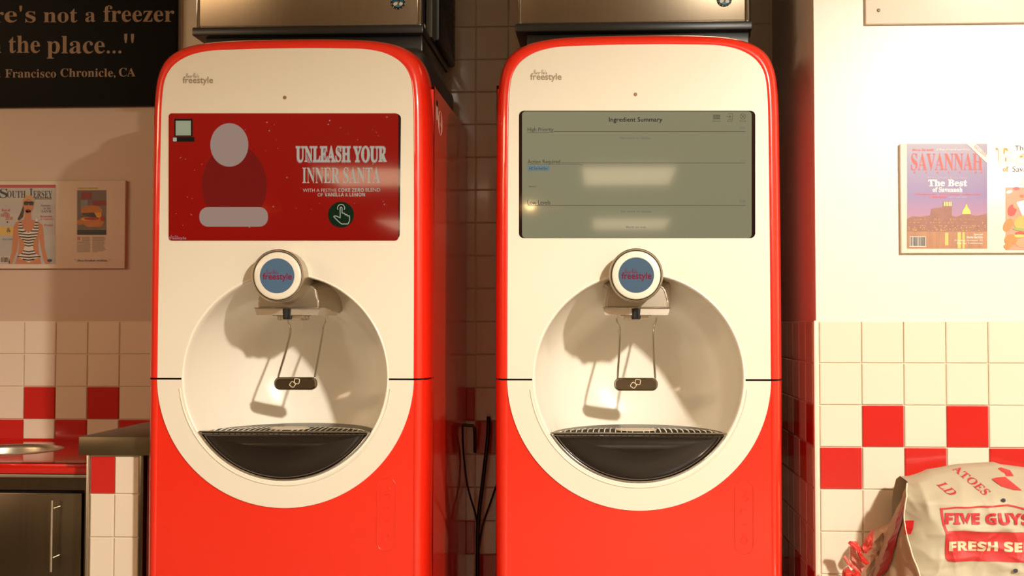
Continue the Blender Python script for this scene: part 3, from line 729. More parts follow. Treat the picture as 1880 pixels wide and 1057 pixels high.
# article board
yA = YB-.014
a, b = at(-160, 493.5, yA), at(230.5, 331, yA)
PAPER = mat('board_white', (222, 205, 186), .4)
bd = tag(box('article_board', a.x, b.x, yA, YB, a.z, b.z, PAPER, None, .002), 'white article board with a beach magazine cover and a burger article', 'picture')
def k(n): return yA-.0006*n
cov = ppx('magazine_cover', rect(-42, 339.5, 102, 484.5), k(1), mat('cover_sea', (176, 170, 164), .4, var=.18, vscale=6, stretch=(1, 1, 5)), bd, .0005)
multi('cover_band', [rect(-42, 339, 102, 344.5)], k(2), mat('cover_red', (170, 40, 52), .4), cov)
multi('cover_band', [rect(-42, 345, 102, 370)], k(1.4), mat('cover_sky', (178, 172, 160), .4), cov)
NAVY = mat('ink_navy', (40, 56, 80), .5); BLKI = mat('ink_black', (40, 32, 28), .5); REDI = mat('ink_red', (190, 60, 56), .5)
texts('cover_title', [('S', (-1, 346, 14, 363.5)), ('OUTH', (13, 350, 47, 363)), ('J', (52, 346, 60, 364)), ('ERSEY', (61, 350, 96, 363))], k(2), NAVY, cov, 'serif')
texts('cover_lettering', [('MAGAZINE', (64, 362.6, 95, 366.2))], k(2), BLKI, cov, 'bold')
texts('cover_lettering', [('Best of', (3, 383, 19, 388)), ('the', (7, 389, 15, 392)), ('SHORE', (1, 392, 18, 398)), ('2010', (10, 398, 23, 403.5))], k(2), REDI, cov, 'serif')
texts('cover_lettering', [('Summer', (75, 375, 93, 379)), ('in the', (80, 380, 93, 384)), ('SAND', (76, 385, 94, 390))], k(2), mat('ink_grey', (110, 100, 96), .5), cov, 'serif')
texts('cover_lettering', [('Restaurants', (74, 395, 96, 399)), ('& Nightlife', (74, 400.5, 99, 404)), ('Events', (81, 411, 97, 415))], k(2), REDI, cov, 'serif')
multi('cover_patch', [rect(-10, 416, 27, 432)], k(1.6), mat('cover_yellow', (206, 172, 84), .5), cov)
texts('cover_lettering', [('&', (12, 418, 20, 426)), ('.', (12, 406, 15, 409))], k(2), NAVY, cov, 'serif')
texts('cover_lettering', [('Jersey Fresh', (4, 437, 23, 442))], k(2), mat('ink_sky', (110, 130, 150), .5), cov, 'serif')
SKIN = mat('print_skin', (190, 122, 84), .5); HAIR = mat('print_hair', (196, 150, 96), .5); HAIRD = mat('print_hair_dark', (70, 48, 34), .5)
multi('cover_figure', [
    [(46.5, 386), (57, 386), (58, 403), (70, 407), (78, 413), (80, 430), (82, 455), (87, 475), (92, 484.3), (84, 484.3), (80, 478), (75, 455), (71, 435), (70, 450), (72, 470), (76, 484.3), (27, 484.3), (33, 468), (35, 450), (34, 436), (31, 460), (22, 484.3), (15, 484.3), (21, 465), (23, 440), (25, 415), (30, 407), (44, 403)],
    ell(52, 378, 9.6, 13, 24)], k(2), SKIN, cov)
multi('cover_figure_hair', [[(41, 378), (42, 366), (48, 359), (56, 358), (62, 363), (63.5, 374), (61, 368), (52, 364), (45, 369), (43, 380)]], k(3), HAIR, cov)
multi('cover_figure_hair', [[(43, 376), (44, 388), (42, 398), (35, 405), (32, 402), (37, 392), (40, 384)]], k(3), HAIRD, cov)
multi('cover_sunglasses', [rrect(43.5, 369.5, 52, 376.5, 2), rrect(53, 369.5, 61.5, 376.5, 2), rect(51, 370.5, 54, 372.5)], k(3.2), BLKI, cov)
multi('cover_mouth', [ell(51.5, 385.2, 3.4, 1.8, 16)], k(3), mat('print_lip', (130, 36, 30), .5), cov)
suit = [(35, 406), (39, 406), (42, 418), (52, 428), (62, 418), (66, 400), (69, 402), (71, 418), (69, 432), (62, 442), (61, 455), (66, 466), (75, 471), (60, 477), (53, 482), (44, 477), (31, 471), (41, 464), (45, 452), (43, 442), (35, 434), (33, 420)]
multi('cover_swimsuit', [suit], k(3), mat('print_white', (214, 200, 186), .5), cov)
sb = []
def sx(y):
    xs_ = []
    for (x0, y0), (x1, y1) in zip(suit, suit[1:]+suit[:1]):
        if (y0-y)*(y1-y) < 0: xs_.append(x0+(x1-x0)*(y-y0)/(y1-y0))
    return sorted(xs_)
for i in range(14):
    y = 408.2+i*5.2; xs_ = sx(y)
    for j in range(0, len(xs_)-1, 2):
        A_, B_ = xs_[j], xs_[j+1]
        if B_-A_ < 1: continue
        m_ = (A_+B_)/2; sag = 1.6 if B_-A_ > 14 else 0
        sb.append([(A_, y-1.1), (m_, y-1.1+sag), (B_, y-1.1), (B_, y+1.1), (m_, y+1.3+sag), (A_, y+1.1)])
multi('cover_swimsuit_stripes', sb, k(3.6), BLKI, cov)
def barcode(x0, y0, x1, y1, Yb, parent, nm='barcode'):
    b_ = multi(nm, [rect(x0, y0, x1, y1)], Yb, mat('print_white2', (216, 204, 190), .5), parent)
    random.seed(3); q, x = [], x0+1
    while x < x1-1.5:
        w_ = random.choice((.5, .8, 1.1)); q.append(rect(x, y0+1, x+w_, y1-1.5)); x += w_+random.choice((.5, .7, 1.0))
    multi('barcode_bars', q, Yb-.0005, BLKI, b_)
barcode(0, 471, 18, 483, k(2), cov)
multi('cover_crest', [ell(91, 478, 4.5, 2.6, 16)], k(3.7), NAVY, cov)
# article column
art = ppx('article_photo', rect(141.5, 349, 195, 431), k(1), mat('photo_backdrop', (120, 104, 96), .5, var=.3, vscale=12), bd, .0005)
multi('article_rule', [rect(142.5, 344.3, 180, 346.5)], k(1), mat('print_yellow', (190, 160, 50), .5), bd)
multi('photo_sign', [rect(149.5, 351.5, 168, 365.5), rect(170, 368, 195, 377)], k(2), mat('print_maroon', (140, 40, 38), .5), art)
multi('photo_burger', [[(148, 388), (150, 381), (158, 377.5), (172, 376.5), (183, 379), (188, 386), (187, 390), (150, 391)], ], k(2), mat('print_bun', (196, 120, 48), .5, var=.15, vscale=30), art)
multi('photo_burger', [[(150, 391), (172, 390), (178, 399), (168, 398), (152, 395)]], k(2.4), mat('print_patty', (78, 48, 32), .5), art)
multi('photo_burger', [[(173, 390), (186, 390), (187, 400), (178, 399)], ell(160, 402, 12, 3.2, 16)], k(2.6), mat('print_cheese', (216, 160, 50), .5), art)
multi('photo_burger', [[(152, 401), (188, 400), (192, 408), (186, 416), (162, 417), (152, 411)], ell(147, 408, 6, 5, 14)], k(2), MATS['print_bun'], art)
multi('photo_burger', [ell(168, 401.5, 14, 2.6, 16), ell(188, 401, 4, 5, 12)], k(2.8), mat('print_tomato', (168, 44, 34), .5), art)
multi('photo_foreground', [rect(141.5, 422, 195, 431)], k(2), mat('print_dark', (44, 40, 34), .5), art)
multi('photo_cup', [rect(148, 367, 161, 384)], k(1.6), mat('print_grey', (130, 130, 132), .5), art)
q = []
random.seed(12)
for i in range(14):
    y = 435+i*2.05
    q.append(rect(150 if i < 4 else 141.5, y, 166-random.uniform(0, 2), y+.8)); q.append(rect(169.5, y, 195-random.uniform(0, 5) if i < 13 else 180, y+.8))
multi('article_text', q, k(1), mat('ink_line', (128, 110, 96), .5), bd)
texts('article_initial', [('R', (141.5, 434.5, 148, 441))], k(1.5), REDI, bd, 'serif')
texts('article_caption', [('" ..these decadent creations.. "', (137, 475.5, 202, 480))], k(1), BLKI, bd, 'serif')
# counter with red worktop
zt_ = at(80, 807.5, YB).z; yF = .19
wt = thing('worktop', 'glossy red worktop against the checkered tiles', 'worktop', (-1.6, yF, zt_))
xr = at(163, 850, yF).x
WTOP = mat('worktop_red', (196, 24, 16), .14, coat=.5)
# slab with a round hole
hc = at(10, 826, .0); hy = yF+.25
hz = zt_
hcx = at(10, 826, 0).x
d = (zt_-1.15)
def gp(px, py):   # ground point on worktop plane
    dd = FW+RT*((px-CX)/F)-UP*((py-CY)/F); s = (zt_-CAM.z)/dd.z; return CAM+dd*s
c1, c2 = gp(101, 826), gp(20, 816); rfront = gp(20, 835.5)
HR = (c2.y-rfront.y)/2; HC = Vector((c1.x-HR, (c2.y+rfront.y)/2))
print('sink', HR, HC, 'zt', zt_)
N = 48; V, Fs = [], []
x0w, x1w, y0w, y1w = -3.1, xr, yF, YB-.008
corner = []
for i in range(N):
    a = 2*math.pi*i/N; dx, dy = math.cos(a), math.sin(a)
    ts = []
    if dx > 1e-6: ts.append((x1w-HC.x)/dx)
    if dx < -1e-6: ts.append((x0w-HC.x)/dx)
    if dy > 1e-6: ts.append((y1w-HC.y)/dy)
    if dy < -1e-6: ts.append((y0w-HC.y)/dy)
    s = min(ts); corner.append((HC.x+dx*s, HC.y+dy*s))
hole = [(HC.x+HR*.93*math.cos(2*math.pi*i/N), HC.y+HR*.93*math.sin(2*math.pi*i/N)) for i in range(N)]
V = [(x, y, zt_) for x, y in hole]+[(x, y, zt_) for x, y in corner]+[(x1w, y0w, zt_), (x1w, y1w, zt_), (x0w, y1w, zt_), (x0w, y0w, zt_)]
def qd(p): return (p[0] > HC.x, p[1] > HC.y)
for i in range(N):
    j = (i+1) % N; ci, cj = corner[i], corner[j]; f = [i, N+i]
    if abs(ci[0]-cj[0]) > 1e-4 and abs(ci[1]-cj[1]) > 1e-4:
        mx_, my_ = (ci[0]+cj[0])/2, (ci[1]+cj[1])/2
        f.append(2*N+(0 if mx_ > HC.x and my_ < HC.y else 1 if mx_ > HC.x else 2 if my_ > HC.y else 3))
    f += [N+j, j]; Fs.append(tuple(f))
mesh_obj('top_surface', V, Fs, WTOP, wt)
zf1 = at(80, 869.5, yF).z
box('front_edge', x0w, x1w, yF, yF+.02, zf1, zt_, WTOP, wt, .002)
box('backsplash_strip', x0w, x1w, YB-.012, YB-.007, zt_, zt_+.006, WTOP, wt)
t = thing('round_chute', 'round steel-rimmed opening set into the red worktop', 'sink', (HC.x, HC.y, zt_))
n = 48; V, Fs = [], []
prof = [(HR*.90, -.036), (HR*.905, -.01), (HR*.93, .0022), (HR*1.02, .0026), (HR*1.08, .0006)]
for r_, z in prof:
    for i in range(n): a = 2*math.pi*i/n; V.append((HC.x+r_*math.cos(a), HC.y+r_*math.sin(a), zt_+z))
for i in range(len(prof)-1):
    for q in range(n): Fs.append((i*n+q, i*n+(q+1) % n, (i+1)*n+(q+1) % n, (i+1)*n+q))
mesh_obj('steel_ring', V, Fs, STEEL, t, True)
# cabinet below
zc_ = zf1-.002; yC = yF+.012
cb = thing('base_cabinet', 'dark stainless cabinet with a bar-handled door below the red worktop', 'cabinet', (-1.9, yC, 0))
box('body', -3.0, xr-.001, yC+.02, YB-.03, .08, zc_-.01, STEELD, cb)
zr0, zr1 = at(60, 874, yC).z, at(60, 899, yC).z
box('top_rail', -3.0, xr-.001, yC-.006, yC+.03, zr0-.003, zc_, STEEL, cb, .002)
xd1, xd0 = at(151, 950, yC).x, at(-190, 950, yC).x
box('frame_rail', xd0, xr-.001, yC, yC+.02, zr1, zr0-.003, STEELD, cb)
box('frame_post', xd1+.006, xr-.001, yC, yC+.02, .08, zr1, STEELD, cb)
box('door_shadow', xd0, xd1+.006, yC+.012, yC+.019, .1, zr1, GAPM, cb)
dr = box('door', xd0+.004, xd1, yC-.004, yC+.012, .12, at(60, 903, yC).z-.001, STEELD, cb, .003)
hx_ = at(93, 980, yC-.05).x; hz1, hz0 = at(93, 918.5, yC-.05).z, at(93, 1050, yC-.05).z
hd = tube('handle', [(hx_, yC-.045, hz0), (hx_, yC-.045, hz1)], .0042, CHROME, dr, 12)
for z in (at(93, 933, yC-.04).z, at(93, 1024, yC-.04).z):
    tube('handle_post', [(hx_, yC-.045, z), (hx_, yC-.004, z)], .0035, CHROME, hd if False else dr, 8)
# half wall with steel cap
hw = thing('half_wall', 'tiled half wall under a thick stainless cap beside the drink machine', 'half wall', (at(210, 900, YS).x, YS, 0))
ca, cb2 = at(144, 835.5, YS-.012), at(268, 802, YS-.012)
xmr = M0.x+X1-.352
cap = box('steel_cap', ca.x, xmr+.0, YS-.012, YB-.01, ca.z, cb2.z, mat('cap_steel', (118, 106, 84), .42, metal=1, var=.1, vscale=20), hw, .0015)
zcb = ca.z
core = box('core', at(163, 900, YS).x, at(262, 900, YS).x, YS, YB-.02, 0, zcb, GROUT, hw)
box('edge_trim', at(160.5, 900, YS).x, at(166, 900, YS).x, YS-.008, YS+.02, 0, zcb, STEEL, hw, .001)
box('edge_trim', at(257.5, 900, YS).x, at(265, 900, YS).x, YS-.008, YS+.02, 0, zcb, STEELD, hw, .001)
xa, xb_, xc_ = at(167, 900, YS).x, at(211.5, 900, YS).x, at(257, 900, YS).x
zz = [at(200, y, YS).z for y in (837, 906, 985.5, 1065, 1145)]
for i in range(4):
    for (q0, q1, red) in ((xa, xb_, i == 0), (xb_, xc_, False)):
        o = tile(hw, (q0+q1)/2, YS, (zz[i]+zz[i+1])/2, q1-q0, zz[i]-zz[i+1], red)
        o.name = 'tile'
# ------------------------------------------------------------------ white pier: article board and blank panel
yQ = YP-.014
a, b = at(1655, 464.5, yQ), at(2120, 260, yQ)
PW_ = mat('board_white2', (236, 226, 210), .35)
rbd = thing('magazine_board', 'white board on the bright pier with a city skyline magazine cover', 'picture', ((a.x+b.x)/2, yQ, a.z))
box('board', a.x, b.x, yQ, YP, a.z, b.z, PW_, rbd, .002)
def kq(n): return yQ-.0006*n
def grad_mat(name, stops, z0, z1):
    m = bpy.data.materials.new(name); m.use_nodes = True; nt = m.node_tree; b_ = nt.nodes['Principled BSDF']; b_.inputs['Roughness'].default_value = .35
    tc = nt.nodes.new('ShaderNodeTexCoord'); sp = nt.nodes.new('ShaderNodeSeparateXYZ'); mr = nt.nodes.new('ShaderNodeMapRange'); cr = nt.nodes.new('ShaderNodeValToRGB')
    nt.links.new(tc.outputs['Object'], sp.inputs[0]); nt.links.new(sp.outputs[2], mr.inputs[0]); mr.inputs[1].default_value = z0; mr.inputs[2].default_value = z1
    nt.links.new(mr.outputs[0], cr.inputs[0])
    while len(cr.color_ramp.elements) < len(stops): cr.color_ramp.elements.new(.5)
    for e_, (p, c) in zip(cr.color_ramp.elements, stops): e_.position = p; e_.color = rgb(*c)
    nt.links.new(cr.outputs[0], b_.inputs['Base Color']); return m
zo = rbd.location.z
cz0, cz1 = at(1700, 455.5, yQ).z-zo, at(1700, 264, yQ).z-zo
SKY = grad_mat('cover_dusk', [(0, (104, 88, 70)), (.22, (168, 122, 112)), (.34, (150, 100, 136)), (.5, (116, 88, 142)), (.8, (112, 94, 130)), (1, (120, 104, 124))], cz0, cz1)
cv = ppx('magazine_cover', rect(1665.5, 264, 1812.5, 456), kq(1), SKY, rbd, .0005)
GOLD = mat('print_gold', (190, 138, 70), .5, var=.35, vscale=70); DKB = mat('print_building', (146, 96, 78), .5, var=.25, vscale=60)
multi('cover_skyline', [[(1665.5, 402), (1674, 397), (1690, 398), (1708, 395), (1710, 383), (1731, 380), (1731, 370), (1747.5, 370), (1747.5, 396), (1756, 398), (1764, 395), (1768, 390), (1772, 380), (1774.5, 370), (1777, 380), (1781, 390), (1784, 395), (1795, 396), (1812.5, 392), (1812.5, 426), (1665.5, 426)]], kq(2), DKB, cv)
multi('cover_dome', [[(1766, 393), (1768, 386), (1772, 380), (1774.3, 372), (1776.5, 380), (1781, 386), (1782.5, 393)]], kq(2.5), mat('print_lit_gold', (238, 206, 90), .5), cv)
multi('cover_tower_lights', [rect(1733+i*3, 370.5, 1735+i*3, 378) for i in range(5)], kq(2.5), mat('print_lit', (244, 222, 140), .5), cv)
random.seed(7)
multi('cover_lights', [rect(x, y, x+random.uniform(1, 2.4), y+random.uniform(.7, 1.3)) for x, y in [(random.uniform(1667, 1809), random.choice((402, 408, 414, 417, 420, 422))) for _ in range(130)]], kq(2.6), mat('print_amber', (236, 176, 80), .5), cv)
wtr = ppx('cover_water', rect(1665.5, 425, 1812.5, 456), kq(2.2), mat('print_water', (170, 112, 62), .4, var=.45, vscale=26, stretch=(3.5, 1, .5)), cv, .0003)
multi('cover_water_glow', [rect(1758, 426, 1764, 455.5), rect(1767, 426, 1771, 455.5), rect(1735, 427, 1741, 450)], kq(2.9), mat('print_glow', (220, 180, 80), .4), cv)
CORAL = mat('ink_coral', (226, 84, 72), .5); WHI = mat('ink_white', (240, 232, 222), .5); CORL = mat('ink_coral_soft', (214, 110, 104), .5)
texts('cover_title', [('SAVANNAH', (1673, 281, 1804, 313))], kq(2), CORAL, cv, 'serif')
texts('cover_lettering', [('M', (1678, 315, 1681, 318)), ('A', (1699, 315, 1702, 318)), ('G', (1720, 315, 1723, 318)), ('A', (1740, 315, 1743, 318)), ('Z', (1761, 315, 1764, 318)), ('I', (1782, 315, 1783, 318)), ('N', (1790, 315, 1793, 318)), ('E', (1801, 315, 1804, 318))], kq(2), CORAL, cv, 'bold')
texts('cover_lettering', [('Win on the South', (1675, 272.5, 1714, 277))], kq(2), CORAL, cv, 'bold')
texts('cover_lettering', [('21 Pages of Inspired Local Fashion', (1719, 272.5, 1781, 277))], kq(2), WHI, cv)
texts('cover_lettering', [('6th Annual Readers\' Choice Awards', (1703, 324, 1776, 328.5))], kq(2), mat('ink_lilac', (200, 180, 196), .5), cv)
texts('cover_lettering', [('The Best', (1704, 329.5, 1775.5, 342)), ('of Savannah', (1712, 343.5, 1767, 352.5))], kq(2), WHI, cv, 'serif', .02)
texts('cover_lettering', [('26 Top Restaurants', (1680, 355, 1719, 358.5)), ('19 Hot Shops', (1725, 355, 1762, 358.5)), ('10 Night Spots', (1767, 355, 1800, 358.5)), ('11 Best Beers', (1706, 359.5, 1738, 363)), ('Special Section', (1700, 360, 1701, 361))], kq(2), CORAL, cv, 'bold')
texts('cover_lettering', [('...and much more!', (1741, 359.5, 1775, 363))], kq(2), MATS['ink_lilac'], cv)
texts('cover_lettering', [('Special', (1788, 428.5, 1804, 432.5)), ('Home Section', (1775, 433, 1804, 437.5))], kq(3.4), WHI, cv, 'bold')
texts('cover_lettering', [('Kitchens, Antiques 101', (1753, 439.5, 1804, 443)), ('Fine Sea Townhouses', (1757, 444.5, 1804, 448))], kq(3.4), WHI, cv)
rb_ = multi('cover_ribbon', [[(1775, 264), (1791, 264), (1812.5, 284), (1812.5, 300)]], kq(3), mat('ribbon_cream', (234, 210, 200), .5), cv)
uv, fs = text_data('EXCLUSIVE', 'bold')
V = [at(1788+21*u+3*v, 271+17*u-5*v+0, kq(3.6)) for u, v in uv]; mesh_obj('ribbon_lettering', V, fs, CORL, rb_)
barcode(1670, 434, 1700, 453, kq(3.2), cv)
# second page on the board
OR = mat('ink_orange', (222, 140, 52), .5)
for m_, n_, wgt in ((OR, 1, .055), (mat('ink_cream', (246, 232, 206), .5), 2, .0)):
    texts('page_title', [('B', (1828, 270, 1862, 303)), ('est', (1863, 277, 1931, 304))], kq(n_), m_, rbd, 'serif', wgt)
texts('page_lettering', [('of', (1841, 305, 1852, 315))], kq(1), OR, rbd, 'serif', .03)
texts('page_lettering', [('The', (1863.5, 267, 1886, 276)), ('Savannah', (1859, 305, 1914, 315))], kq(2.6), mat('ink_slate', (110, 100, 100), .5), rbd)
multi('page_text', [rect(1872, 322+i*2.7, 1905, 323+i*2.7) for i in range(8)]+[rect(1824, 310, 1824.6, 342), rect(1831, 310, 1831.6, 342)], kq(1), mat('ink_sand', (216, 196, 168), .5), rbd)
pf = ppx('page_photo', rect(1846, 344, 1960, 459), kq(1), mat('photo_table', (200, 150, 122), .5, var=.3, vscale=14), rbd, .0005)
def blob(x, y, r1, r2, m, n_, rot=0): return multi('photo_food', [ell(x, y, r1, r2, 20, rot)], kq(n_), m, pf)
FR = mat('print_fries', (206, 132, 60), .5, var=.3, vscale=60); BN = mat('print_bun2', (222, 170, 80), .5, var=.15, vscale=30); RD = mat('print_red2', (206, 70, 56), .5); GR = mat('print_lettuce', (150, 160, 80), .5)
blob(1853, 352, 6, 3, WHI, 2, -.3); blob(1866, 346, 6, 3, mat('print_pinkred', (216, 90, 90), .5), 2)
blob(1876, 360, 4, 3, mat('print_carrot', (214, 110, 60), .5), 2); blob(1851, 371, 4, 4, mat('print_peach', (224, 150, 110), .5), 2)
blob(1858, 386, 8, 11, RD, 2, .3); blob(1865, 378, 5, 5, MATS['print_peach'], 2.4)
multi('photo_card', [[(1866, 371), (1890, 365), (1890, 400), (1878, 399)]], kq(2.6), mat('print_paper', (226, 220, 226), .5), pf)
blob(1851, 413, 8, 13, FR, 2.2, .5); blob(1880, 408, 19, 13, BN, 3, -.2); blob(1873, 421, 14, 3, GR, 3.4, .15); blob(1880, 428, 16, 4, RD, 3.2)
blob(1856, 440, 12, 10, FR, 2.6, -.2); blob(1878, 445, 14, 9, MATS['print_peach'], 2.5); blob(1850, 452, 7, 5, FR, 3); blob(1872, 433, 10, 3, mat('print_butter', (226, 190, 90), .5), 3.5)
# blank panel with screw
a, b = at(1590, 44, yQ), at(2100, -240, yQ)
bp_ = tag(box('wall_panel', a.x, b.x, yQ, YP, a.z, b.z, PW_, None, .0015), 'plain cream panel screwed high on the bright pier', 'panel')
s = at(1613, 19, yQ); lathe_y('screw', (s.x, s.z), [(.0042, yQ-.0002), (.0042, yQ-.0012), (.003, yQ-.0022), (.0001, yQ-.0024)], mat('screw_dark', (90, 80, 66), .4, metal=.6), bp_, 16)
# ------------------------------------------------------------------ potato sack
SACK = mat('sack_paper', (190, 180, 154), .6, var=.10, vscale=7, bump=.6, bscale=30)
SRED = mat('sack_red', (200, 50, 50), .55, var=.08, vscale=12)
def smooth(t_): t_ = max(0, min(1, t_)); return t_*t_*(3-2*t_)
def interp(tab, v):
    if v <= tab[0][0]: return tab[0][1]
    for (a0, b0), (a1, b1) in zip(tab, tab[1:]):
        if v <= a1: return b0+(b1-b0)*(v-a0)/(a1-a0)
    return tab[-1][1]
SY = -.17
zTop0 = at(1760, 877, SY).z
def crease(x, z, x0, z0, ang, ln, wd, dp):
    ca_, sa_ = math.cos(ang), math.sin(ang); u = (x-x0)*ca_+(z-z0)*sa_; v = -(x-x0)*sa_+(z-z0)*ca_
    if abs(u) > ln: return 0
    return dp*(1-(u/ln)**2)*math.exp(-abs(v)/wd)
random.seed(21)
CR = []
for _ in range(70):
    p_ = at(random.uniform(1670, 1990), random.uniform(870, 1120), SY)
    CR.append((p_.x, p_.z, random.choice((random.uniform(-.5, .5), random.uniform(.9, 2.2))), random.uniform(.015, .07), random.uniform(.003, .010), random.choice((-1, -1, 1))*random.uniform(.003, .009)))
zr_ = at(1760, 925, SY).z
xse = at(1672, 950, SY).x
def hgt(x, z):
    tt = (z-zr_)/(zTop0+.012-zr_)
    y = SY
    if tt > 0: y += .145*min(1.3, tt)**1.6
    y -= .03*math.sin(max(0, min(1, (x-xse)/.38))*math.pi)
    y += .022*max(0, 1-(x-xse)/.05)**2
    y += .016*(noise.noise(Vector((x*9, 3.1, z*9))))+.010*abs(noise.noise(Vector((x*17+z*6, 8.3, z*19-x*5))))+.0025*noise.noise(Vector((x*34, 1.3, z*34)))
    for c_ in CR: y += crease(x, z, *c_)
    return y
seam = [(1700, 1130), (1690, 1057), (1679, 1020), (1672, 988), (1668, 958), (1669, 930), (1674, 905), (1681, 893)]
topc = [(1681, 893), (1700, 886), (1730, 881), (1760, 877), (1800, 871.5), (1840, 869.5), (1868, 868), (1880, 872), (1930, 878), (1990, 892)]
sk = thing('potato_sack', 'beige paper sack printed in red, slumped before the white tiles', 'sack', (at(1800, 1000, 0).x, -.05, .45))
ZS = at(1700, 1130, SY).z; NU, NV = 96, 72; V, Fs = [], []
seamv = catmull([(x, y, 0) for x, y in seam], 6)
def seampt(v):
    i = v*(len(seamv)-1); a_ = int(min(i, len(seamv)-2)); return seamv[a_].lerp(seamv[a_+1], i-a_)
def frontpx(u, v):
    s0 = seampt(v); xr_ = 1995; x = s0.x+(xr_-s0.x)*u
    yt = interp(topc, x); yb_ = 1130; s_y = s0.y
    yl = yb_+(yt-yb_)*v
    k_ = max(0, 1-u*6); return x, yl*(1-k_)+s_y*k_
def fpt(u, v):
    x, y = frontpx(u, v); p_ = at(x, y, SY); return Vector((p_.x, hgt(p_.x, p_.z), p_.z))
for j in range(NV+1):
    for i in range(NU+1): V.append(fpt(i/NU, j/NV))
for j in range(NV):
    for i in range(NU): Fs.append((j*(NU+1)+i, j*(NU+1)+i+1, (j+1)*(NU+1)+i+1, (j+1)*(NU+1)+i))
# top roll + back
nb0 = len(V); NB = 8
for j in range(1, NB+1):
    for i in range(NU+1):
        p_ = V[NV*(NU+1)+i].copy(); t_ = j/NB
        a_ = t_*math.pi
        p_.y = min(p_.y+(.055-p_.y)*smooth(t_*1.3), .06); p_.z = p_.z+.006*math.sin(a_)-.25*max(0, t_-.45); p_.z = max(p_.z, ZS)
        V.append(p_)
prev = NV*(NU+1)
for j in range(NB):
    cur = nb0+j*(NU+1)
    for i in range(NU): Fs.append((prev+i, prev+i+1, cur+i+1, cur+i))
    prev = cur
front = mesh_obj('sack_body', V, Fs, SACK, sk, True)
# end gusset
sil = [(1610, 1130), (1600, 1075), (1612, 1025), (1624, 985), (1636, 955), (1650, 930), (1664, 905), (1681, 892.5)]
silv = catmull([(x, y, 0) for x, y in sil], 6)
def gus(s, v):
    i = v*(len(silv)-1); a_ = int(min(i, len(silv)-2)); q_ = silv[a_].lerp(silv[a_+1], i-a_)
    A_ = fpt(0, v); B_ = at(q_.x, q_.y, .0 if v < .95 else -.03)
    p_ = A_.lerp(B_, s)
    bul = math.sin(s*math.pi)*.012+.008*noise.noise(Vector((s*5, v*6, 1.7)))*math.sin(s*math.pi)**.5+.006*math.sin(v*17+s*3)*math.sin(s*math.pi)
    p_ = p_+Vector((-.7, -.7, 0))*bul; p_.z = max(p_.z, ZS); return p_
NS = 26; V, Fs = [], []
for j in range(NV+1):
    for i in range(NS+1): V.append(gus(i/NS, j/NV))
for j in range(NV):
    for i in range(NS): Fs.append((j*(NS+1)+i, j*(NS+1)+i+1, (j+1)*(NS+1)+i+1, (j+1)*(NS+1)+i))
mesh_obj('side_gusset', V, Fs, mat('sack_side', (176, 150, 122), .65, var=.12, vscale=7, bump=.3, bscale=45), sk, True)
# dark red strip across the gusset (torn label)
V, Fs = [], []; n_ = 30
for i in range(n_+1):
    t_ = i/n_; v = .70-.50*t_; s0 = .04+.62*t_**1.1; wv = .055+.02*math.sin(t_*9)
    for s_, vv in ((s0-.10*(t_ > .04), v+.03), (s0, v), (s0+.26+.03*math.sin(i*2.1), v-.045+.012*math.sin(i*1.3))):
        p_ = gus(max(0, min(1, s_)), max(0, min(1, vv)))+Vector((-.003, -.004, 0)); V.append(p_)
for i in range(n_):
    for c_ in range(2): Fs.append((i*3+c_, i*3+c_+1, (i+1)*3+c_+1, (i+1)*3+c_))
mesh_obj('torn_strip', V, Fs, mat('strip_red', (150, 26, 24), .45), sk, True)
# seam cord and tag
tube('seam_cord', [fpt(0, j/40)+Vector((-.002, -.003, 0)) for j in range(41)], .0017, mat('cord_white', (232, 220, 190), .6), sk, 8)
V = [at(1668, 960, SY-.004), at(1682, 957.5, SY-.010), at(1680, 972, SY-.010), at(1676.5, 984, SY-.008), at(1667, 984, SY-.002), at(1666, 972, SY-.003)]
V = [Vector((p_.x, hgt(p_.x, p_.z)-.006-(.004 if i_ in (1, 2) else 0), p_.z)) for i_, p_ in enumerate(V)]
mesh_obj('seam_tag', V+[p_+Vector((0, .002, 0)) for p_ in V], [(0, 1, 2, 5), (5, 2, 3, 4), (6, 11, 8, 7), (11, 10, 9, 8)]+[(i, (i+1) % 6, 6+(i+1) % 6, 6+i) for i in range(6)], mat('tag_red', (226, 40, 44), .4), sk)
def drape(p_): return Vector((p_.x, hgt(p_.x, p_.z)-.0014, p_.z))
def drape2(p_): return Vector((p_.x, hgt(p_.x, p_.z)-.0024, p_.z))
def patch(name, fL, fR, fT, fB, nx_, ny_, m, fn=drape):
    V, Fs = [], []
    for j in range(ny_+1):
        for i in range(nx_+1):
            u, v = i/nx_, j/ny_; x = fL+(fR-fL)*u
            T_, B_ = fT(x), fB(x); V.append(fn(at(x, T_+(B_-T_)*v, SY)))
    for j in range(ny_):
        for i in range(nx_): Fs.append((j*(nx_+1)+i, j*(nx_+1)+i+1, (j+1)*(nx_+1)+i+1, (j+1)*(nx_+1)+i))
    return mesh_obj(name, V, Fs, m, sk, True)
tl = lambda x: interp([(1722, 931), (1750, 926.5), (1800, 926), (1845, 922.5), (1875, 929), (1990, 934)], x)
mid = lambda x: interp([(1722, 972), (1762, 970), (1800, 972), (1990, 972)], x)
bot = lambda x: interp([(1731, 1022), (1737, 1027.5), (1800, 1026.5), (1990, 1025)], x)
patch('print_frame', 1722, 1988, tl, lambda x: tl(x)+3, 100, 1, SRED)
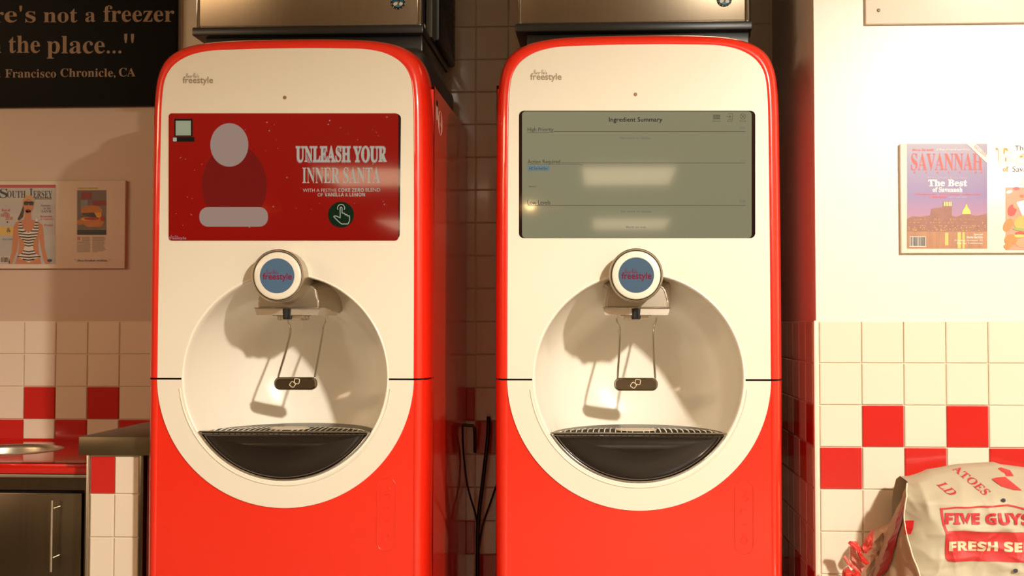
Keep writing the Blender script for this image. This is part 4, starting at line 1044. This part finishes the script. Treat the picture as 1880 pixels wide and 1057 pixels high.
# left side bar
V, Fs = [], []
bar = [(1722, 930), (1723, 945), (1726, 960), (1730.5, 975), (1731, 995), (1731.5, 1010), (1733, 1024)]
for i, (x, y) in enumerate([tuple(q_)[:2] for q_ in catmull([(x, y, 0) for x, y in bar], 4)]):
    V += [drape(at(x, y, SY)), drape(at(x+4.6, y, SY))]
    if i: Fs.append((2*i-2, 2*i-1, 2*i+1, 2*i))
mesh_obj('print_frame', V, Fs, SRED, sk, True)
patch('print_block', 1731, 1988, mid, bot, 110, 26, SRED)
SRED2 = mat('sack_ink', (190, 44, 50), .55)
text('sack_lettering', 'FIVE GUYS', (1730, 938, 1882, 959), SY, SRED2, sk, 'bold', drape2, weight=.03)
text('sack_lettering', 'FRESH SELECTED', (1737, 990, 1975, 1008), SY, mat('sack_pale', (216, 204, 168), .6), sk, 'bold', drape2, weight=.03)
def rot_text(s_, o_, ex, ey):
    uv, fs = text_data(s_, 'serif', 4)
    V, fs = fine([at(o_[0]+ex[0]*u+ey[0]*v, o_[1]+ex[1]*u+ey[1]*v, SY) for u, v in uv], fs); V = [drape2(p_) for p_ in V]
    mesh_obj('sack_lettering', V, fs, SRED2, sk)
rot_text('ATOES', (1773, 872), (33, 37), (16, -6)); rot_text('LD', (1727, 893), (15, 16), (18, -4))
V, Fs = [], []
for poly in ([(1834, 884), (1846, 882), (1863, 881.5), (1879, 901), (1864, 900), (1845, 895)], [(1860, 870), (1868, 868.5), (1882, 873), (1882, 881), (1866, 881)]):
    k0 = len(V); V += [drape2(at(x, y, SY)) for x, y in poly]; cxx = sum(x for x, _ in poly)/len(poly); cyy = sum(y for _, y in poly)/len(poly)
    V.append(drape2(at(cxx, cyy, SY))); m_ = len(poly)
    Fs += [(k0+i, k0+(i+1) % m_, k0+m_) for i in range(m_)]
mesh_obj('print_checks', V, Fs, SRED, sk)
for (x, y) in ((1837, 916), (1854, 1041)):
    p_ = at(x, y, SY); pts = [Vector((p_.x+.0052*math.cos(2*math.pi*i/18), 0, p_.z+.0045*math.sin(2*math.pi*i/18))) for i in range(18)]
    V = [Vector((q_.x, hgt(p_.x, p_.z)-.0045, q_.z)) for q_ in pts]
    mesh_obj('vent_hole', V, [tuple(range(18))], mat('hole_dark', (50, 44, 52), .7), sk)
# crumpled red and cream paper bag beside it
cr = thing('crumpled_bag', 'crumpled red and cream paper bag beside the potato sack', 'paper bag', (at(1590, 1040, -.02).x, -.02, .45))
def crump(name, outline, yc, depth, m, seed, amp=.012, n=16):
    q = [at(x, y, yc) for x, y in outline]; c_ = sum(q, Vector())/len(q); V, Fs = [], []
    rings = [1, .97, .86, .66, .42, .2]
    ys = [0, .45, .75, .92, 1, 1.02]
    pts = []
    for i in range(len(q)):
        for s_ in range(3): pts.append(q[i].lerp(q[(i+1) % len(q)], s_/3))
    N_ = len(pts)
    for r_, yy in zip(rings, ys):
        for i, p_ in enumerate(pts):
            b_ = c_.lerp(p_, r_); nz = noise.noise(Vector((b_.x*38+seed, b_.z*38, seed)))*amp+abs(noise.noise(Vector((b_.x*90, b_.z*70, seed*2))))*amp*.9
            V.append(Vector((b_.x+nz*.3, yc-depth*yy+nz*2*min(1, yy*2), b_.z+nz*.2)))
    V.append(c_+Vector((0, -depth*1.05, 0)))
    for j in range(len(rings)-1):
        for i in range(N_): Fs.append((j*N_+i, j*N_+(i+1) % N_, (j+1)*N_+(i+1) % N_, (j+1)*N_+i))
    last = (len(rings)-1)*N_
    for i in range(N_): Fs.append((last+i, last+(i+1) % N_, len(V)-1))
    for p_ in V: p_.z = max(p_.z, ZS)
    k0 = len(V)
    V.append(c_+Vector((0, depth*.5, 0)))
    for i in range(N_): Fs.append((i, (i+1) % N_, k0))
    return mesh_obj(name, V, Fs, m, cr)
CP = mat('crumple_cream', (232, 202, 176), .5, var=.15, vscale=20); CRD = mat('crumple_red', (214, 54, 44), .4, var=.1, vscale=20)
crump('bag_body', [(1585, 1120), (1578, 1060), (1580, 1020), (1586, 993), (1600, 976), (1616, 966), (1634, 958), (1648, 960), (1652, 990), (1640, 1040), (1634, 1120)], .062, .045, CP, 1.3)
crump('red_side', [(1579, 1005), (1589, 986), (1602, 970), (1601, 990), (1600, 1006), (1590, 1016), (1584, 1015)], -.035, .02, mat('crumple_coral', (206, 74, 58), .5, var=.12, vscale=20), 2.7, .006)
crump('red_fold', [(1556, 997), (1560, 992.5), (1573, 994), (1579, 1003), (1582, 1016), (1590, 1026), (1596, 1034), (1590, 1037), (1581, 1030), (1575, 1018), (1571, 1004), (1562, 1003)], -.05, .012, CRD, 4.1, .005)
crump('red_fold', [(1545, 1062), (1547, 1046), (1556, 1040), (1562, 1048), (1568, 1043), (1575, 1044), (1580, 1056), (1584, 1080), (1545, 1080)], -.04, .03, CRD, 6.2, .010)
crump('cream_fold', [(1560, 1002), (1568, 1003), (1573, 1018), (1580, 1032), (1588, 1040), (1582, 1052), (1570, 1045), (1560, 1025)], -.025, .015, mat('crumple_pink', (222, 150, 130), .5), 7.7, .008)
crump('edge_strip', [(1547, 1021), (1551, 1019), (1560, 1031), (1572, 1040), (1580, 1050), (1576, 1052), (1566, 1045), (1555, 1036)], -.055, .006, mat('crumple_rose', (220, 110, 100), .4), 9.1, .003)
# shelf table that carries the sack (below the frame)
zs_ = at(1700, 1125, SY).z
tb = thing('side_table', 'plain steel side table under the sack and crumpled bag', 'table', (1.0, -.15, 0))
box('table_top', at(1530, 1100, SY).x, at(1990, 1100, SY).x+.05, -.42, .055, ZS-.032, ZS-.0005, STEEL, tb, .003)
for x in (at(1530, 1100, SY).x+.03, at(1990, 1100, SY).x+.02):
    for y in (-.39, .03): box('leg', x-.012, x+.012, y-.012, y+.012, 0, ZS-.032, STEEL, tb)
